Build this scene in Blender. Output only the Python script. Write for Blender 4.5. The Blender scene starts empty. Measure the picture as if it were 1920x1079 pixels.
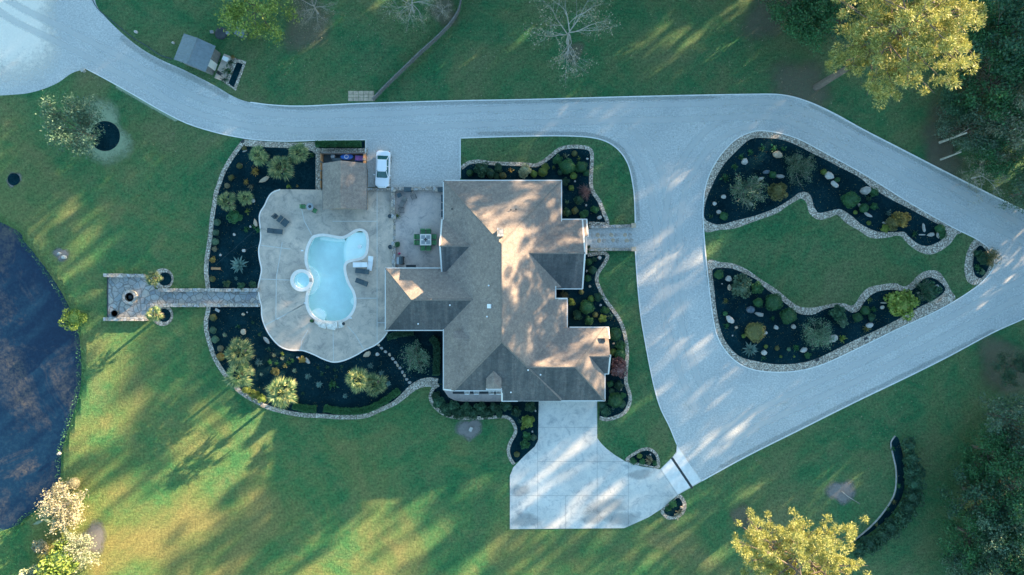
import bpy, math, random
import numpy as np
from mathutils import Vector, Matrix
from mathutils.geometry import tessellate_polygon

random.seed(7); RNG = np.random.default_rng(7)
SC = bpy.context.scene
COL = SC.collection
H = 88.0            # camera height in metres
S = 14.77           # photo pixels per metre on the ground
EL = math.radians(12.5)
AZ = math.radians(39.0)   # direction to the sun, from +x towards +y

# ------------------------------------------------------------ camera, sky, sun
cam = bpy.data.objects.new('camera', bpy.data.cameras.new('camera'))
COL.objects.link(cam); cam.location = (0, 0, H); cam.rotation_euler = (0, 0, 0)
cam.data.sensor_width = 36; cam.data.lens = 36 * H / (1920 / S)
cam.data.clip_end = 3000; SC.camera = cam
W = bpy.data.worlds.new('World'); SC.world = W; W.use_nodes = True
nt = W.node_tree; nt.nodes.clear()
sky = nt.nodes.new('ShaderNodeTexSky'); sky.sky_type = 'NISHITA'; sky.sun_disc = False
sky.sun_elevation = EL; sky.sun_rotation = math.pi / 2 - AZ
sky.ozone_density = 4.0; sky.air_density = 1.1; sky.dust_density = 0.5
bg = nt.nodes.new('ShaderNodeBackground'); bg.inputs[1].default_value = 0.12
ow = nt.nodes.new('ShaderNodeOutputWorld')
tint = nt.nodes.new('ShaderNodeMix'); tint.data_type = 'RGBA'; tint.blend_type = 'MULTIPLY'; tint.inputs[0].default_value = 1; tint.inputs[7].default_value = (1.15, 1.11, .89, 1)
nt.links.new(sky.outputs[0], tint.inputs[6]); nt.links.new(tint.outputs[2], bg.inputs[0]); nt.links.new(bg.outputs[0], ow.inputs[0])
sl = bpy.data.lights.new('sun', 'SUN'); sl.energy = 5.0; sl.angle = math.radians(0.53)
sl.color = (1.0, 0.74, 0.46)
sun = bpy.data.objects.new('sun', sl); COL.objects.link(sun)
sd = Vector((math.cos(AZ) * math.cos(EL), math.sin(AZ) * math.cos(EL), math.sin(EL)))
sun.rotation_euler = sd.to_track_quat('Z', 'Y').to_euler()
SC.view_settings.view_transform = 'Standard'; SC.view_settings.look = 'None'
SC.view_settings.gamma = 1; SC.view_settings.exposure = 2.42
SC.render.engine = 'CYCLES'

# ------------------------------------------------------------ helpers
def P(px, py, z=0.0):
    f = (H - z) / H
    return Vector(((px - 960) / S * f, (540 - py) / S * f, z))
def G(x, y, z=0.0):
    return Vector(((x - 960) / S, (540 - y) / S, z))

def link(name, me, mat=None, parent=None):
    o = bpy.data.objects.new(name, me); COL.objects.link(o)
    if mat is not None and me is not None:
        for m in (mat if isinstance(mat, (list, tuple)) else [mat]): me.materials.append(m)
    if parent is not None: o.parent = parent
    return o
def tag(o, label, cat, group=None, kind=None):
    o['label'] = label; o['category'] = cat
    if group: o['group'] = group
    if kind: o['kind'] = kind
    return o
def empty(name, loc=(0, 0, 0), rz=0, label=None, cat=None, group=None):
    o = bpy.data.objects.new(name, None); COL.objects.link(o)
    o.location = loc; o.rotation_euler = (0, 0, rz); o.empty_display_size = 0.3
    if label: tag(o, label, cat, group)
    return o
def smooth(pts, closed=False, n=6):
    out = []; N = len(pts)
    pts = [Vector((p[0], p[1], 0)) for p in pts]
    rng = range(N) if closed else range(N - 1)
    for i in rng:
        p1 = pts[i]; p2 = pts[(i + 1) % N]
        p0 = pts[(i - 1) % N] if (closed or i > 0) else p1 * 2 - p2
        p3 = pts[(i + 2) % N] if (closed or i < N - 2) else p2 * 2 - p1
        for k in range(n):
            t = k / n
            out.append(0.5 * ((2 * p1) + (p2 - p0) * t + (2 * p0 - 5 * p1 + 4 * p2 - p3) * t * t + (3 * p1 - p0 - 3 * p2 + p3) * t ** 3))
    if not closed: out.append(pts[-1])
    return [(v.x, v.y) for v in out]

class MB:
    def __init__(s): s.v = []; s.f = []; s.m = []
    def add(s, vs, fs, mi=0):
        b = len(s.v); s.v += [tuple(v) for v in vs]
        s.f += [tuple(b + i for i in f) for f in fs]; s.m += [mi] * len(fs)
    def box(s, c, d, rz=0, mi=0, rx=0, ry=0, taper=1.0):
        M = Matrix.Translation(c) @ Matrix.Rotation(rz, 4, 'Z') @ Matrix.Rotation(ry, 4, 'Y') @ Matrix.Rotation(rx, 4, 'X')
        vs = []
        for z in (-.5, .5):
            t = taper if z > 0 else 1
            for x, y in ((-.5, -.5), (.5, -.5), (.5, .5), (-.5, .5)):
                vs.append(M @ Vector((x * d[0] * t, y * d[1] * t, z * d[2])))
        s.add(vs, [(3, 2, 1, 0), (4, 5, 6, 7), (0, 1, 5, 4), (1, 2, 6, 5), (2, 3, 7, 6), (3, 0, 4, 7)], mi)
    def tube(s, path, rad, n=6, mi=0, cap=True):
        path = [Vector(p) for p in path]; vs = []; fs = []
        if not isinstance(rad, (list, tuple)): rad = [rad] * len(path)
        for i, p in enumerate(path):
            d = (path[min(i + 1, len(path) - 1)] - path[max(i - 1, 0)])
            if d.length < 1e-6: d = Vector((0, 0, 1))
            d.normalize()
            u = d.cross(Vector((0, 0, 1)) if abs(d.z) < .9 else Vector((1, 0, 0))).normalized(); w = d.cross(u)
            for k in range(n):
                a = 2 * math.pi * k / n
                vs.append(p + (u * math.cos(a) + w * math.sin(a)) * rad[i])
        for i in range(len(path) - 1):
            for k in range(n):
                a = i * n + k; b = i * n + (k + 1) % n
                fs.append((a, b, b + n, a + n))
        if cap: fs.append(tuple(range(n))[::-1]); fs.append(tuple(range(len(vs) - n, len(vs))))
        s.add(vs, fs, mi)
    def lathe(s, c, prof, n=20, mi=0):
        vs = []; fs = []
        for r, z in prof:
            for k in range(n):
                a = 2 * math.pi * k / n; vs.append((c[0] + r * math.cos(a), c[1] + r * math.sin(a), c[2] + z))
        for i in range(len(prof) - 1):
            for k in range(n):
                a = i * n + k; b = i * n + (k + 1) % n; fs.append((a, b, b + n, a + n))
        if prof[-1][0] > 1e-4: fs.append(tuple(range(len(vs) - n, len(vs))))
        if prof[0][0] > 1e-4: fs.append(tuple(range(n))[::-1])
        s.add(vs, fs, mi)
    def prism(s, outer, z0, z1, holes=(), mi=0, bottom=False):
        loops = [list(outer)] + [list(h) for h in holes]
        flat = [p for l in loops for p in l]
        tris = tessellate_polygon([[Vector((p[0], p[1], 0)) for p in l] for l in loops])
        vs = [(p[0], p[1], z1) for p in flat]; fs = []
        for t in tris:
            a, b, c = (Vector((flat[i][0], flat[i][1])) for i in t)
            cr = (b - a).x * (c - a).y - (b - a).y * (c - a).x
            fs.append(tuple(t) if cr > 0 else tuple(t)[::-1])
        n = len(flat); vs += [(p[0], p[1], z0) for p in flat]
        b = 0
        for li, l in enumerate(loops):
            m = len(l); area = sum(l[i][0] * l[(i + 1) % m][1] - l[(i + 1) % m][0] * l[i][1] for i in range(m))
            for i in range(m):
                j = (i + 1) % m; q = (b + i + n, b + j + n, b + j, b + i)
                if (area < 0) != (li > 0): q = q[::-1]
                fs.append(q)
            b += m
        if bottom: fs += [tuple(i + n for i in t)[::-1] for t in tris]
        s.add(vs, fs, mi)
    def ribbon(s, pts, w, z0, z1, closed=False, mi=0):
        n = len(pts); L = []; R = []
        for i in range(n):
            a = Vector(pts[(i - 1) % n] if closed or i > 0 else pts[i]); b = Vector(pts[(i + 1) % n] if closed or i < n - 1 else pts[i])
            d = (b - a)
            if d.length < 1e-7: d = Vector((1, 0))
            d.normalize(); nn = Vector((-d.y, d.x)); p = Vector(pts[i])
            ww = w(i / n) if callable(w) else w
            L.append(p + nn * ww / 2); R.append(p - nn * ww / 2)
        vs = []; fs = []
        for a, b in zip(L, R): vs += [(a.x, a.y, z0), (a.x, a.y, z1), (b.x, b.y, z1), (b.x, b.y, z0)]
        for i in range(n if closed else n - 1):
            a = 4 * i; b = 4 * ((i + 1) % n)
            for k in range(4): fs.append((a + k, a + (k + 1) % 4, b + (k + 1) % 4, b + k)[::-1])
        if not closed: fs += [(0, 1, 2, 3), (4 * n - 1, 4 * n - 2, 4 * n - 3, 4 * n - 4)]
        s.add(vs, fs, mi)
    def mesh(s, name, smooth_=False):
        me = bpy.data.meshes.new(name); me.from_pydata(s.v, [], s.f)
        if any(s.m): me.polygons.foreach_set('material_index', s.m)
        if smooth_: me.polygons.foreach_set('use_smooth', [True] * len(s.f))
        me.update(); return me
    def build(s, name, mat, parent=None, smooth_=False):
        return link(name, s.mesh(name, smooth_), mat, parent)

def quads(name, V, mi=None, extra=None):
    """V: (N,4,3) array"""
    n = len(V); me = bpy.data.meshes.new(name)
    v = V.reshape(-1, 3); f = np.arange(n * 4).reshape(-1, 4)
    if extra is not None:
        ev, ef = np.array(extra.v), extra.f
        faces = f.tolist() + [tuple(i + n * 4 for i in q) for q in ef]
        me.from_pydata(np.vstack([v, ev]).tolist(), [], faces)
        me.polygons.foreach_set('material_index', [0] * n + [1] * len(ef))
    else:
        me.from_pydata(v.tolist(), [], f.tolist())
    me.update(); return me
def leafcards(C, size, flat=0.4, aspect=0.5, dirs=None):
    """rhombic leaves at C"""
    n = len(C)
    d = RNG.normal(size=(n, 3)) if dirs is None else dirs + RNG.normal(size=(n, 3)) * flat
    if dirs is None: d[:, 2] *= flat + .3
    d /= np.linalg.norm(d, axis=1)[:, None] + 1e-9
    r = RNG.normal(size=(n, 3)); w = np.cross(d, r); w /= np.linalg.norm(w, axis=1)[:, None] + 1e-9
    sz = (size * RNG.uniform(.6, 1.3, n))[:, None]
    return np.stack([C - d * sz, C + w * sz * aspect, C + d * sz, C - w * sz * aspect], axis=1)

# ------------------------------------------------------------ materials
def mk(name):
    m = bpy.data.materials.new(name); m.use_nodes = True
    n = m.node_tree; b = n.nodes['Principled BSDF']; return m, n, b
def N(n, t, **k):
    x = n.nodes.new(t)
    for a, b in k.items(): setattr(x, a, b)
    return x
def noise(n, scale, detail=4, rough=.6, vec=None, dist=0):
    x = N(n, 'ShaderNodeTexNoise'); x.inputs['Scale'].default_value = scale; x.inputs['Detail'].default_value = detail
    x.inputs['Roughness'].default_value = rough; x.inputs['Distortion'].default_value = dist
    if vec: n.links.new(vec, x.inputs['Vector'])
    return x
def ramp(n, src, stops):
    r = N(n, 'ShaderNodeValToRGB'); e = r.color_ramp.elements
    while len(e) < len(stops): e.new(0.5)
    for i, (p, c) in enumerate(stops):
        e[i].position = p; e[i].color = (*c, 1) if len(c) == 3 else c
    n.links.new(src, r.inputs[0]); return r
def mix(n, fac, a, b, mode='MIX'):
    x = N(n, 'ShaderNodeMix', data_type='RGBA', blend_type=mode)
    for s, v in ((x.inputs[0], fac), (x.inputs[6], a), (x.inputs[7], b)):
        if hasattr(v, 'default_value') or hasattr(v, 'is_output'): n.links.new(v, s)
        elif isinstance(v, (int, float)): s.default_value = v
        else: s.default_value = (*v, 1)
    return x.outputs[2]
def coord(n, which='Object'):
    return N(n, 'ShaderNodeTexCoord').outputs[which]
def bump(n, b, h, strength=.5, dist=.05):
    x = N(n, 'ShaderNodeBump'); x.inputs['Strength'].default_value = strength; x.inputs['Distance'].default_value = dist
    n.links.new(h, x.inputs['Height']); n.links.new(x.outputs[0], b.inputs['Normal'])
def simple(name, col, rough=.6, metal=0, var=.15, scale=3.0, bmp=0):
    m, n, b = mk(name); c = coord(n)
    nz = noise(n, scale, 5, .65, c)
    lo = tuple(max(0, x * (1 - var)) for x in col); hi = tuple(min(1, x * (1 + var)) for x in col)
    r = ramp(n, nz.outputs[0], [(.3, lo), (.7, hi)])
    n.links.new(r.outputs[0], b.inputs['Base Color'])
    b.inputs['Roughness'].default_value = rough; b.inputs['Metallic'].default_value = metal
    if bmp: bump(n, b, nz.outputs[0], bmp, .03)
    return m
def leafmat(name, a, b_, c_, rough=.55):
    m, n, b = mk(name); g = N(n, 'ShaderNodeNewGeometry')
    r = ramp(n, g.outputs['Random Per Island'], [(0, a), (.55, b_), (1, c_)])
    oi = N(n, 'ShaderNodeObjectInfo')
    hs = N(n, 'ShaderNodeHueSaturation')
    mp = N(n, 'ShaderNodeMapRange'); mp.inputs[3].default_value = .75; mp.inputs[4].default_value = 1.25
    n.links.new(oi.outputs['Random'], mp.inputs[0]); n.links.new(mp.outputs[0], hs.inputs['Value'])
    n.links.new(r.outputs[0], hs.inputs['Color']); n.links.new(hs.outputs[0], b.inputs['Base Color'])
    b.inputs['Roughness'].default_value = rough
    tr = N(n, 'ShaderNodeBsdfTranslucent'); n.links.new(hs.outputs[0], tr.inputs[0])
    mx = N(n, 'ShaderNodeMixShader'); mx.inputs[0].default_value = .25
    n.links.new(b.outputs[0], mx.inputs[1]); n.links.new(tr.outputs[0], mx.inputs[2])
    n.links.new(mx.outputs[0], n.nodes['Material Output'].inputs[0])
    return m

def lawn_mat():
    m, n, b = mk('lawn_grass'); c = coord(n)
    big = noise(n, .075, 6, .62, c, .8); mid = noise(n, .33, 7, .72, c, .5); fine = noise(n, 3.2, 4, .75, c); vf = noise(n, 9.0, 2, .7, c)
    base = ramp(n, big.outputs[0], [(.36, (.040, .225, .105)), (.47, (.080, .265, .120)), (.55, (.135, .262, .120)), (.66, (.215, .275, .150))])
    dry = ramp(n, mid.outputs[0], [(.42, (0, 0, 0)), (.66, (1, 1, 1))])
    k = mix(n, dry.outputs[0], base.outputs[0], (.28, .31, .17))
    k2 = mix(n, .5, base.outputs[0], k)
    f = ramp(n, fine.outputs[0], [(.3, (.50, .52, .5)), (.7, (1.42, 1.38, 1.3))])
    k3 = mix(n, 1.0, k2, f.outputs[0], 'MULTIPLY')
    g = ramp(n, vf.outputs[0], [(.3, (.68, .7, .68)), (.7, (1.3, 1.28, 1.2))])
    k4 = mix(n, 1.0, k3, g.outputs[0], 'MULTIPLY')
    # faint mowing passes
    mp = N(n, 'ShaderNodeMapping'); mp.inputs['Rotation'].default_value = (0, 0, .9); n.links.new(c, mp.inputs[0])
    wv = N(n, 'ShaderNodeTexWave'); wv.inputs['Scale'].default_value = .22; wv.inputs['Distortion'].default_value = 1.5; wv.inputs['Detail Scale'].default_value = .15
    n.links.new(mp.outputs[0], wv.inputs[0])
    wr = ramp(n, wv.outputs[0], [(0, (.95, .96, .96)), (1, (1.05, 1.04, 1.03))])
    k5 = mix(n, 1.0, k4, wr.outputs[0], 'MULTIPLY')
    # sunlit yellow painted into the drier turf towards the lower left
    sx = N(n, 'ShaderNodeSeparateXYZ'); n.links.new(c, sx.inputs[0])
    a1 = N(n, 'ShaderNodeMath', operation='MULTIPLY_ADD'); a1.inputs[1].default_value = -.010; a1.inputs[2].default_value = -.05; n.links.new(sx.outputs[0], a1.inputs[0])
    a2 = N(n, 'ShaderNodeMath', operation='MULTIPLY_ADD'); a2.inputs[1].default_value = -.016; n.links.new(sx.outputs[1], a2.inputs[0]); n.links.new(a1.outputs[0], a2.inputs[2])
    a3 = N(n, 'ShaderNodeMath', operation='MULTIPLY'); n.links.new(a2.outputs[0], a3.inputs[0]); n.links.new(big.outputs[0], a3.inputs[1]); a3.inputs[1].default_value = 1; a3.use_clamp = True
    a4 = N(n, 'ShaderNodeMath', operation='MULTIPLY'); a4.inputs[1].default_value = 1.5; a4.use_clamp = True; n.links.new(a3.outputs[0], a4.inputs[0])
    st = mix(n, 1.0, k5, (1.78, 1.26, .85), 'MULTIPLY'); k5 = mix(n, a4.outputs[0], k5, st)
    n.links.new(k5, b.inputs['Base Color']); b.inputs['Roughness'].default_value = .85; b.inputs['Specular IOR Level'].default_value = .15
    ad = N(n, 'ShaderNodeMath', operation='ADD'); n.links.new(fine.outputs[0], ad.inputs[0]); n.links.new(vf.outputs[0], ad.inputs[1])
    bump(n, b, ad.outputs[0], 1.0, .5)
    return m
def gravel_mat(name, lo, mid_, hi, scale=5.0, tracks=True, weeds=True):
    m, n, b = mk(name); c = coord(n)
    f = noise(n, scale, 3, .8, c); g = noise(n, .12, 5, .6, c, .6); v = N(n, 'ShaderNodeTexVoronoi'); v.inputs['Scale'].default_value = scale * 1.3; n.links.new(c, v.inputs[0])
    r = ramp(n, f.outputs[0], [(.24, lo), (.5, mid_), (.76, hi)])
    gg = ramp(n, g.outputs[0], [(.3, (.86, .88, .90)), (.7, (1.10, 1.09, 1.08))])
    k = mix(n, 1.0, r.outputs[0], gg.outputs[0], 'MULTIPLY')
    if weeds:
        w1 = noise(n, 2.2, 6, .85, c); w2 = noise(n, .25, 3, .6, c)
        mm = N(n, 'ShaderNodeMath', operation='MULTIPLY'); n.links.new(w1.outputs[0], mm.inputs[0]); n.links.new(w2.outputs[0], mm.inputs[1])
        wr = ramp(n, mm.outputs[0], [(.36, (0, 0, 0)), (.42, (1, 1, 1))])
        ml = N(n, 'ShaderNodeMath', operation='MULTIPLY'); ml.inputs[1].default_value = .45; n.links.new(wr.outputs[0], ml.inputs[0])
        k = mix(n, ml.outputs[0], k, (.16, .19, .15))
    n.links.new(k, b.inputs['Base Color']); b.inputs['Roughness'].default_value = .9
    bump(n, b, f.outputs[0], .3, .04); return m
def pebble_mat():
    m, n, b = mk('river_pebbles'); c = coord(n)
    v = N(n, 'ShaderNodeTexVoronoi'); v.inputs['Scale'].default_value = 6.5; n.links.new(c, v.inputs[0])
    hs = N(n, 'ShaderNodeSeparateColor'); n.links.new(v.outputs['Color'], hs.inputs[0])
    r = ramp(n, hs.outputs[0], [(0, (.34, .28, .22)), (.4, (.56, .47, .37)), (.75, (.72, .60, .48)), (1, (.88, .80, .68))])
    d = ramp(n, v.outputs['Distance'], [(.25, (1, 1, 1)), (.75, (.35, .35, .35))])
    k = mix(n, 1.0, r.outputs[0], d.outputs[0], 'MULTIPLY')
    n.links.new(k, b.inputs['Base Color']); b.inputs['Roughness'].default_value = .8
    iv = N(n, 'ShaderNodeMath', operation='MULTIPLY'); iv.inputs[1].default_value = -1; n.links.new(v.outputs['Distance'], iv.inputs[0])
    bump(n, b, iv.outputs[0], .9, .08); return m
def deck_mat(name, lo, hi, joints=True, s=.25):
    m, n, b = mk(name); c = coord(n)
    a = noise(n, s, 6, .62, c, 1.2); f = noise(n, .9, 6, .75, c, 1.0); vf = noise(n, 9, 3, .7, c)
    r = ramp(n, a.outputs[0], [(.3, lo), (.7, hi)])
    g = ramp(n, f.outputs[0], [(.34, (.62, .66, .70)), (.48, (.98, .98, .98)), (.7, (1.12, 1.1, 1.06))])
    k = mix(n, 1.0, r.outputs[0], g.outputs[0], 'MULTIPLY')
    h = ramp(n, vf.outputs[0], [(.3, (.9, .9, .9)), (.7, (1.08, 1.08, 1.08))])
    k = mix(n, 1.0, k, h.outputs[0], 'MULTIPLY')
    n.links.new(k, b.inputs['Base Color']); b.inputs['Roughness'].default_value = .65; bump(n, b, f.outputs[0], .2, .02)
    return m
def stone_mat(name, cols, scale=2.2, mortar=(.16, .15, .14)):
    m, n, b = mk(name); c = coord(n)
    dn = noise(n, 1.5, 3, .6, c); mv = mix(n, .12, c, dn.outputs['Color'])
    v = N(n, 'ShaderNodeTexVoronoi'); v.inputs['Scale'].default_value = scale; n.links.new(mv, v.inputs[0])
    e = N(n, 'ShaderNodeTexVoronoi', feature='DISTANCE_TO_EDGE'); e.inputs['Scale'].default_value = scale; n.links.new(mv, e.inputs[0])
    hs = N(n, 'ShaderNodeSeparateColor'); n.links.new(v.outputs['Color'], hs.inputs[0])
    st = [(i / (len(cols) - 1), q) for i, q in enumerate(cols)]
    r = ramp(n, hs.outputs[0], st); f = noise(n, 5, 5, .7, c)
    g = ramp(n, f.outputs[0], [(.3, (.72, .72, .72)), (.7, (1.2, 1.2, 1.2))]); k = mix(n, 1.0, r.outputs[0], g.outputs[0], 'MULTIPLY')
    er = ramp(n, e.outputs[0], [(.02, (1, 1, 1)), (.07, (0, 0, 0))]); k = mix(n, er.outputs[0], k, mortar)
    n.links.new(k, b.inputs['Base Color']); b.inputs['Roughness'].default_value = .85; bump(n, b, e.outputs[0], .5, .05); return m
def shingle_mat(stain=False):  # stain also paints south-slope shade into the colour
    m, n, b = mk('roof_shingles_shaded_streaks' if stain else 'roof_shingles'); c = coord(n)
    g = N(n, 'ShaderNodeNewGeometry')
    br = noise(n, 2.6, 4, .8, c); st = noise(n, .3, 5, .6, c, .8); vf = noise(n, 8, 3, .75, c)
    r = ramp(n, br.outputs[0], [(.3, (.19, .155, .135)), (.5, (.26, .215, .185)), (.7, (.345, .29, .25))])
    s = ramp(n, st.outputs[0], [(.3, (.80, .80, .83)), (.7, (1.12, 1.1, 1.08))]); k = mix(n, 1.0, r.outputs[0], s.outputs[0], 'MULTIPLY')
    q = ramp(n, vf.outputs[0], [(.3, (.82, .82, .82)), (.7, (1.18, 1.18, 1.18))]); k = mix(n, 1.0, k, q.outputs[0], 'MULTIPLY')
    # courses follow the height on the slope
    sp = N(n, 'ShaderNodeSeparateXYZ'); n.links.new(g.outputs['Position'], sp.inputs[0])
    mu = N(n, 'ShaderNodeMath', operation='MULTIPLY'); mu.inputs[1].default_value = 1 / .11; n.links.new(sp.outputs[2], mu.inputs[0])
    fr = N(n, 'ShaderNodeMath', operation='FRACT'); n.links.new(mu.outputs[0], fr.inputs[0])
    cr = ramp(n, fr.outputs[0], [(0, (.72, .72, .72)), (.25, (1, 1, 1))]); k = mix(n, .7, k, cr.outputs[0], 'MULTIPLY')
    if stain:   # shade of the south slopes painted in, with algae streaks running down
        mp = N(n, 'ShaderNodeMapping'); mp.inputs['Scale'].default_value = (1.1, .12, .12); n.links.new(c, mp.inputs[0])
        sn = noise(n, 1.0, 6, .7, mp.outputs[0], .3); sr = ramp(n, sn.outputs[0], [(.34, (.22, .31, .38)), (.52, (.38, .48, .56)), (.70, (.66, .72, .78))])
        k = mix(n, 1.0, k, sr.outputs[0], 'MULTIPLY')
    n.links.new(k, b.inputs['Base Color']); b.inputs['Roughness'].default_value = .9; bump(n, b, vf.outputs[0], .4, .02); return m
def mulch_mat():
    m, n, b = mk('dark_mulch'); c = coord(n)
    f = noise(n, 4.5, 5, .85, c); g = noise(n, .4, 3, .6, c)
    r = ramp(n, f.outputs[0], [(.3, (.001, .010, .016)), (.55, (.005, .026, .034)), (.78, (.035, .058, .062))])
    q = ramp(n, g.outputs[0], [(.3, (.7, .7, .7)), (.7, (1.3, 1.3, 1.3))]); k = mix(n, 1.0, r.outputs[0], q.outputs[0], 'MULTIPLY')
    n.links.new(k, b.inputs['Base Color']); b.inputs['Roughness'].default_value = 1; b.inputs['Specular IOR Level'].default_value = 0
    bump(n, b, f.outputs[0], .9, .08); return m
def pond_mat():
    m, n, b = mk('pond_water'); c = coord(n)
    a = noise(n, .09, 6, .7, c, 1.0); d = noise(n, 2.0, 5, .8, c)
    r1 = ramp(n, a.outputs[0], [(.49, (0, 0, 0)), (.66, (1, 1, 1))]); r2 = ramp(n, d.outputs[0], [(.36, (0, 0, 0)), (.66, (1, 1, 1))])
    mm = mix(n, 1.0, r1.outputs[0], r2.outputs[0], 'MULTIPLY')
    sp = ramp(n, d.outputs[0], [(.45, (.003, .020, .050)), (.75, (.010, .040, .075))])
    k = mix(n, mm, sp.outputs[0], (.13, .105, .078))
    n.links.new(k, b.inputs['Base Color']); b.inputs['Roughness'].default_value = .12
    w = noise(n, 5, 3, .6, c); bump(n, b, w.outputs[0], .12, .03); return m
def water_mat():
    m, n, b = mk('pool_water'); n.nodes.remove(b)
    t = N(n, 'ShaderNodeBsdfTransparent'); t.inputs[0].default_value = (.90, .985, .99, 1)
    g = N(n, 'ShaderNodeBsdfGlossy'); g.inputs['Roughness'].default_value = .05
    f = N(n, 'ShaderNodeFresnel'); f.inputs[0].default_value = 1.33
    w = noise(n, 1.6, 4, .6, coord(n), .8); bp = N(n, 'ShaderNodeBump'); bp.inputs['Strength'].default_value = .6; bp.inputs['Distance'].default_value = .03
    n.links.new(w.outputs[0], bp.inputs['Height']); n.links.new(bp.outputs[0], g.inputs['Normal'])
    ge = N(n, 'ShaderNodeNewGeometry'); iv = N(n, 'ShaderNodeMath', operation='SUBTRACT'); iv.inputs[0].default_value = 1; n.links.new(ge.outputs['Backfacing'], iv.inputs[1])
    fm = N(n, 'ShaderNodeMath', operation='MULTIPLY'); n.links.new(f.outputs[0], fm.inputs[0]); n.links.new(iv.outputs[0], fm.inputs[1])
    x = N(n, 'ShaderNodeMixShader'); n.links.new(fm.outputs[0], x.inputs[0]); n.links.new(t.outputs[0], x.inputs[1]); n.links.new(g.outputs[0], x.inputs[2])
    n.links.new(x.outputs[0], n.nodes['Material Output'].inputs[0]); return m
def litter_mat(name, lo, hi, op=.85, broken=False):
    m, n, b = mk(name); c = coord(n)
    f = noise(n, 4, 5, .85, c); r = ramp(n, f.outputs[0], [(.3, lo), (.7, hi)])
    n.links.new(r.outputs[0], b.inputs['Base Color']); b.inputs['Roughness'].default_value = .95
    # feathered, ragged rim: leaves thin out over the grass
    a = N(n, 'ShaderNodeAttribute'); a.attribute_name = 'edge'
    e = noise(n, .7 if broken else 1.6, 7, .9, c); s = N(n, 'ShaderNodeMath', operation='ADD'); n.links.new(a.outputs['Fac'], s.inputs[0]); n.links.new(e.outputs[0], s.inputs[1])
    rr = ramp(n, s.outputs[0], [(.75, (0, 0, 0)), (1.1, (1, 1, 1))] if broken else [(.55, (0, 0, 0)), (1.0, (1, 1, 1))])
    ml = N(n, 'ShaderNodeMath', operation='MULTIPLY'); ml.inputs[1].default_value = op; n.links.new(rr.outputs[0], ml.inputs[0]); n.links.new(ml.outputs[0], b.inputs['Alpha']); return m

M = {}
M['lawn'] = lawn_mat()
M['gravel'] = gravel_mat('pale_gravel', (.30, .30, .295), (.48, .48, .46), (.70, .69, .66))
M['parking'] = M['gravel']
M['pebble'] = pebble_mat(); M['mulch'] = mulch_mat()
M['deck'] = deck_mat('stamped_concrete', (.34, .30, .26), (.68, .54, .43))
M['patio'] = deck_mat('patio_concrete', (.48, .40, .36), (.58, .48, .43), s=.4)
M['concrete'] = deck_mat('drive_concrete', (.50, .49, .46), (.70, .67, .62), s=.12)
M['joint'] = simple('joint', (.24, .24, .24), .9)
M['palejoint'] = simple('pale_joint', (.55, .55, .52), .8)
M['kerb'] = simple('kerb_concrete', (.72, .71, .68), .8, var=.12, scale=1.5)
M['shingle'] = shingle_mat(); M['shingle_shaded'] = shingle_mat(True); M['cap'] = simple('ridge_cap', (.20, .17, .15), .9, var=.25, scale=5)
M['trim'] = simple('white_trim', (.70, .68, .64), .5, var=.06)
M['wall'] = stone_mat('tan_brick', [(.30, .22, .17), (.38, .29, .22), (.45, .36, .28)], 5)
M['stone'] = stone_mat('fieldstone', [(.30, .27, .24), (.48, .38, .28), (.42, .42, .42), (.58, .50, .42), (.33, .28, .25)], 2.6)
M['flag'] = stone_mat('flagstone', [(.24, .27, .28), (.36, .37, .36), (.30, .30, .30), (.42, .38, .33), (.22, .24, .26)], 1.5)
M['rock'] = simple('boulder', (.36, .34, .31), .85, var=.35, scale=2.5, bmp=.6)
M['palerock'] = simple('pale_boulder', (.44, .42, .39), .8, var=.2, scale=3, bmp=.5)
M['slab'] = simple('pale_slab', (.72, .67, .60), .8, var=.3, scale=2.5, bmp=.5); M['darkrock'] = simple('dark_boulder', (.10, .13, .16), .85, var=.4, scale=2.5, bmp=.6)
M['tanrock'] = simple('tan_boulder', (.46, .36, .26), .85, var=.3, scale=2.5, bmp=.5)
M['pond'] = pond_mat(); M['water'] = water_mat()
M['pool'] = simple('pool_plaster', (.70, .84, .80), .6, var=.10, scale=.45)
M['poolpale'] = simple('pale_plaster', (.90, .96, .90), .6, var=.05, scale=.8)
M['coping'] = simple('coping', (.82, .74, .67), .6, var=.08, scale=2)
M['metalroof'] = simple('metal_roof', (.20, .24, .26), .5, .3, var=.15)
M['dark'] = simple('dark_plastic', (.03, .04, .045), .5, var=.2)
M['darkfab'] = simple('dark_fabric', (.055, .085, .10), .85, var=.2)
M['white'] = simple('white_plastic', (.80, .80, .80), .45, var=.03)
M['greenfab'] = simple('green_cushion', (.10, .27, .12), .85, var=.2)
M['wood'] = simple('weathered_wood', (.17, .165, .155), .85, var=.35, scale=4)
M['orangewood'] = simple('cedar_wood', (.40, .21, .10), .8, var=.25)
M['glass'] = simple('dark_glass', (.015, .03, .035), .08, var=.1)
M['tintglass'] = simple('tinted_glass', (.02, .10, .10), .06, var=.2)
M['paint'] = simple('white_car_paint', (.82, .82, .84), .18, var=.01)
M['rubber'] = simple('rubber', (.02, .02, .02), .8)
M['alu'] = simple('aluminium', (.5, .5, .5), .35, .8)
M['red'] = simple('red_lamp', (.4, .02, .02), .3); M['pink'] = simple('pink_fabric', (.65, .10, .22), .7)
M['blue'] = simple('blue_plastic', (.04, .18, .62), .4, var=.25); M['bark'] = simple('bark', (.16, .125, .10), .95, var=.35, scale=3, bmp=.8)
M['palebark'] = simple('pale_bark', (.42, .38, .33), .9, var=.3, scale=3)
M['twig'] = simple('twig_bark', (.40, .37, .32), .9, var=.3, scale=3); M['copper'] = simple('grey_ceramic', (.33, .35, .36), .6)
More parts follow.
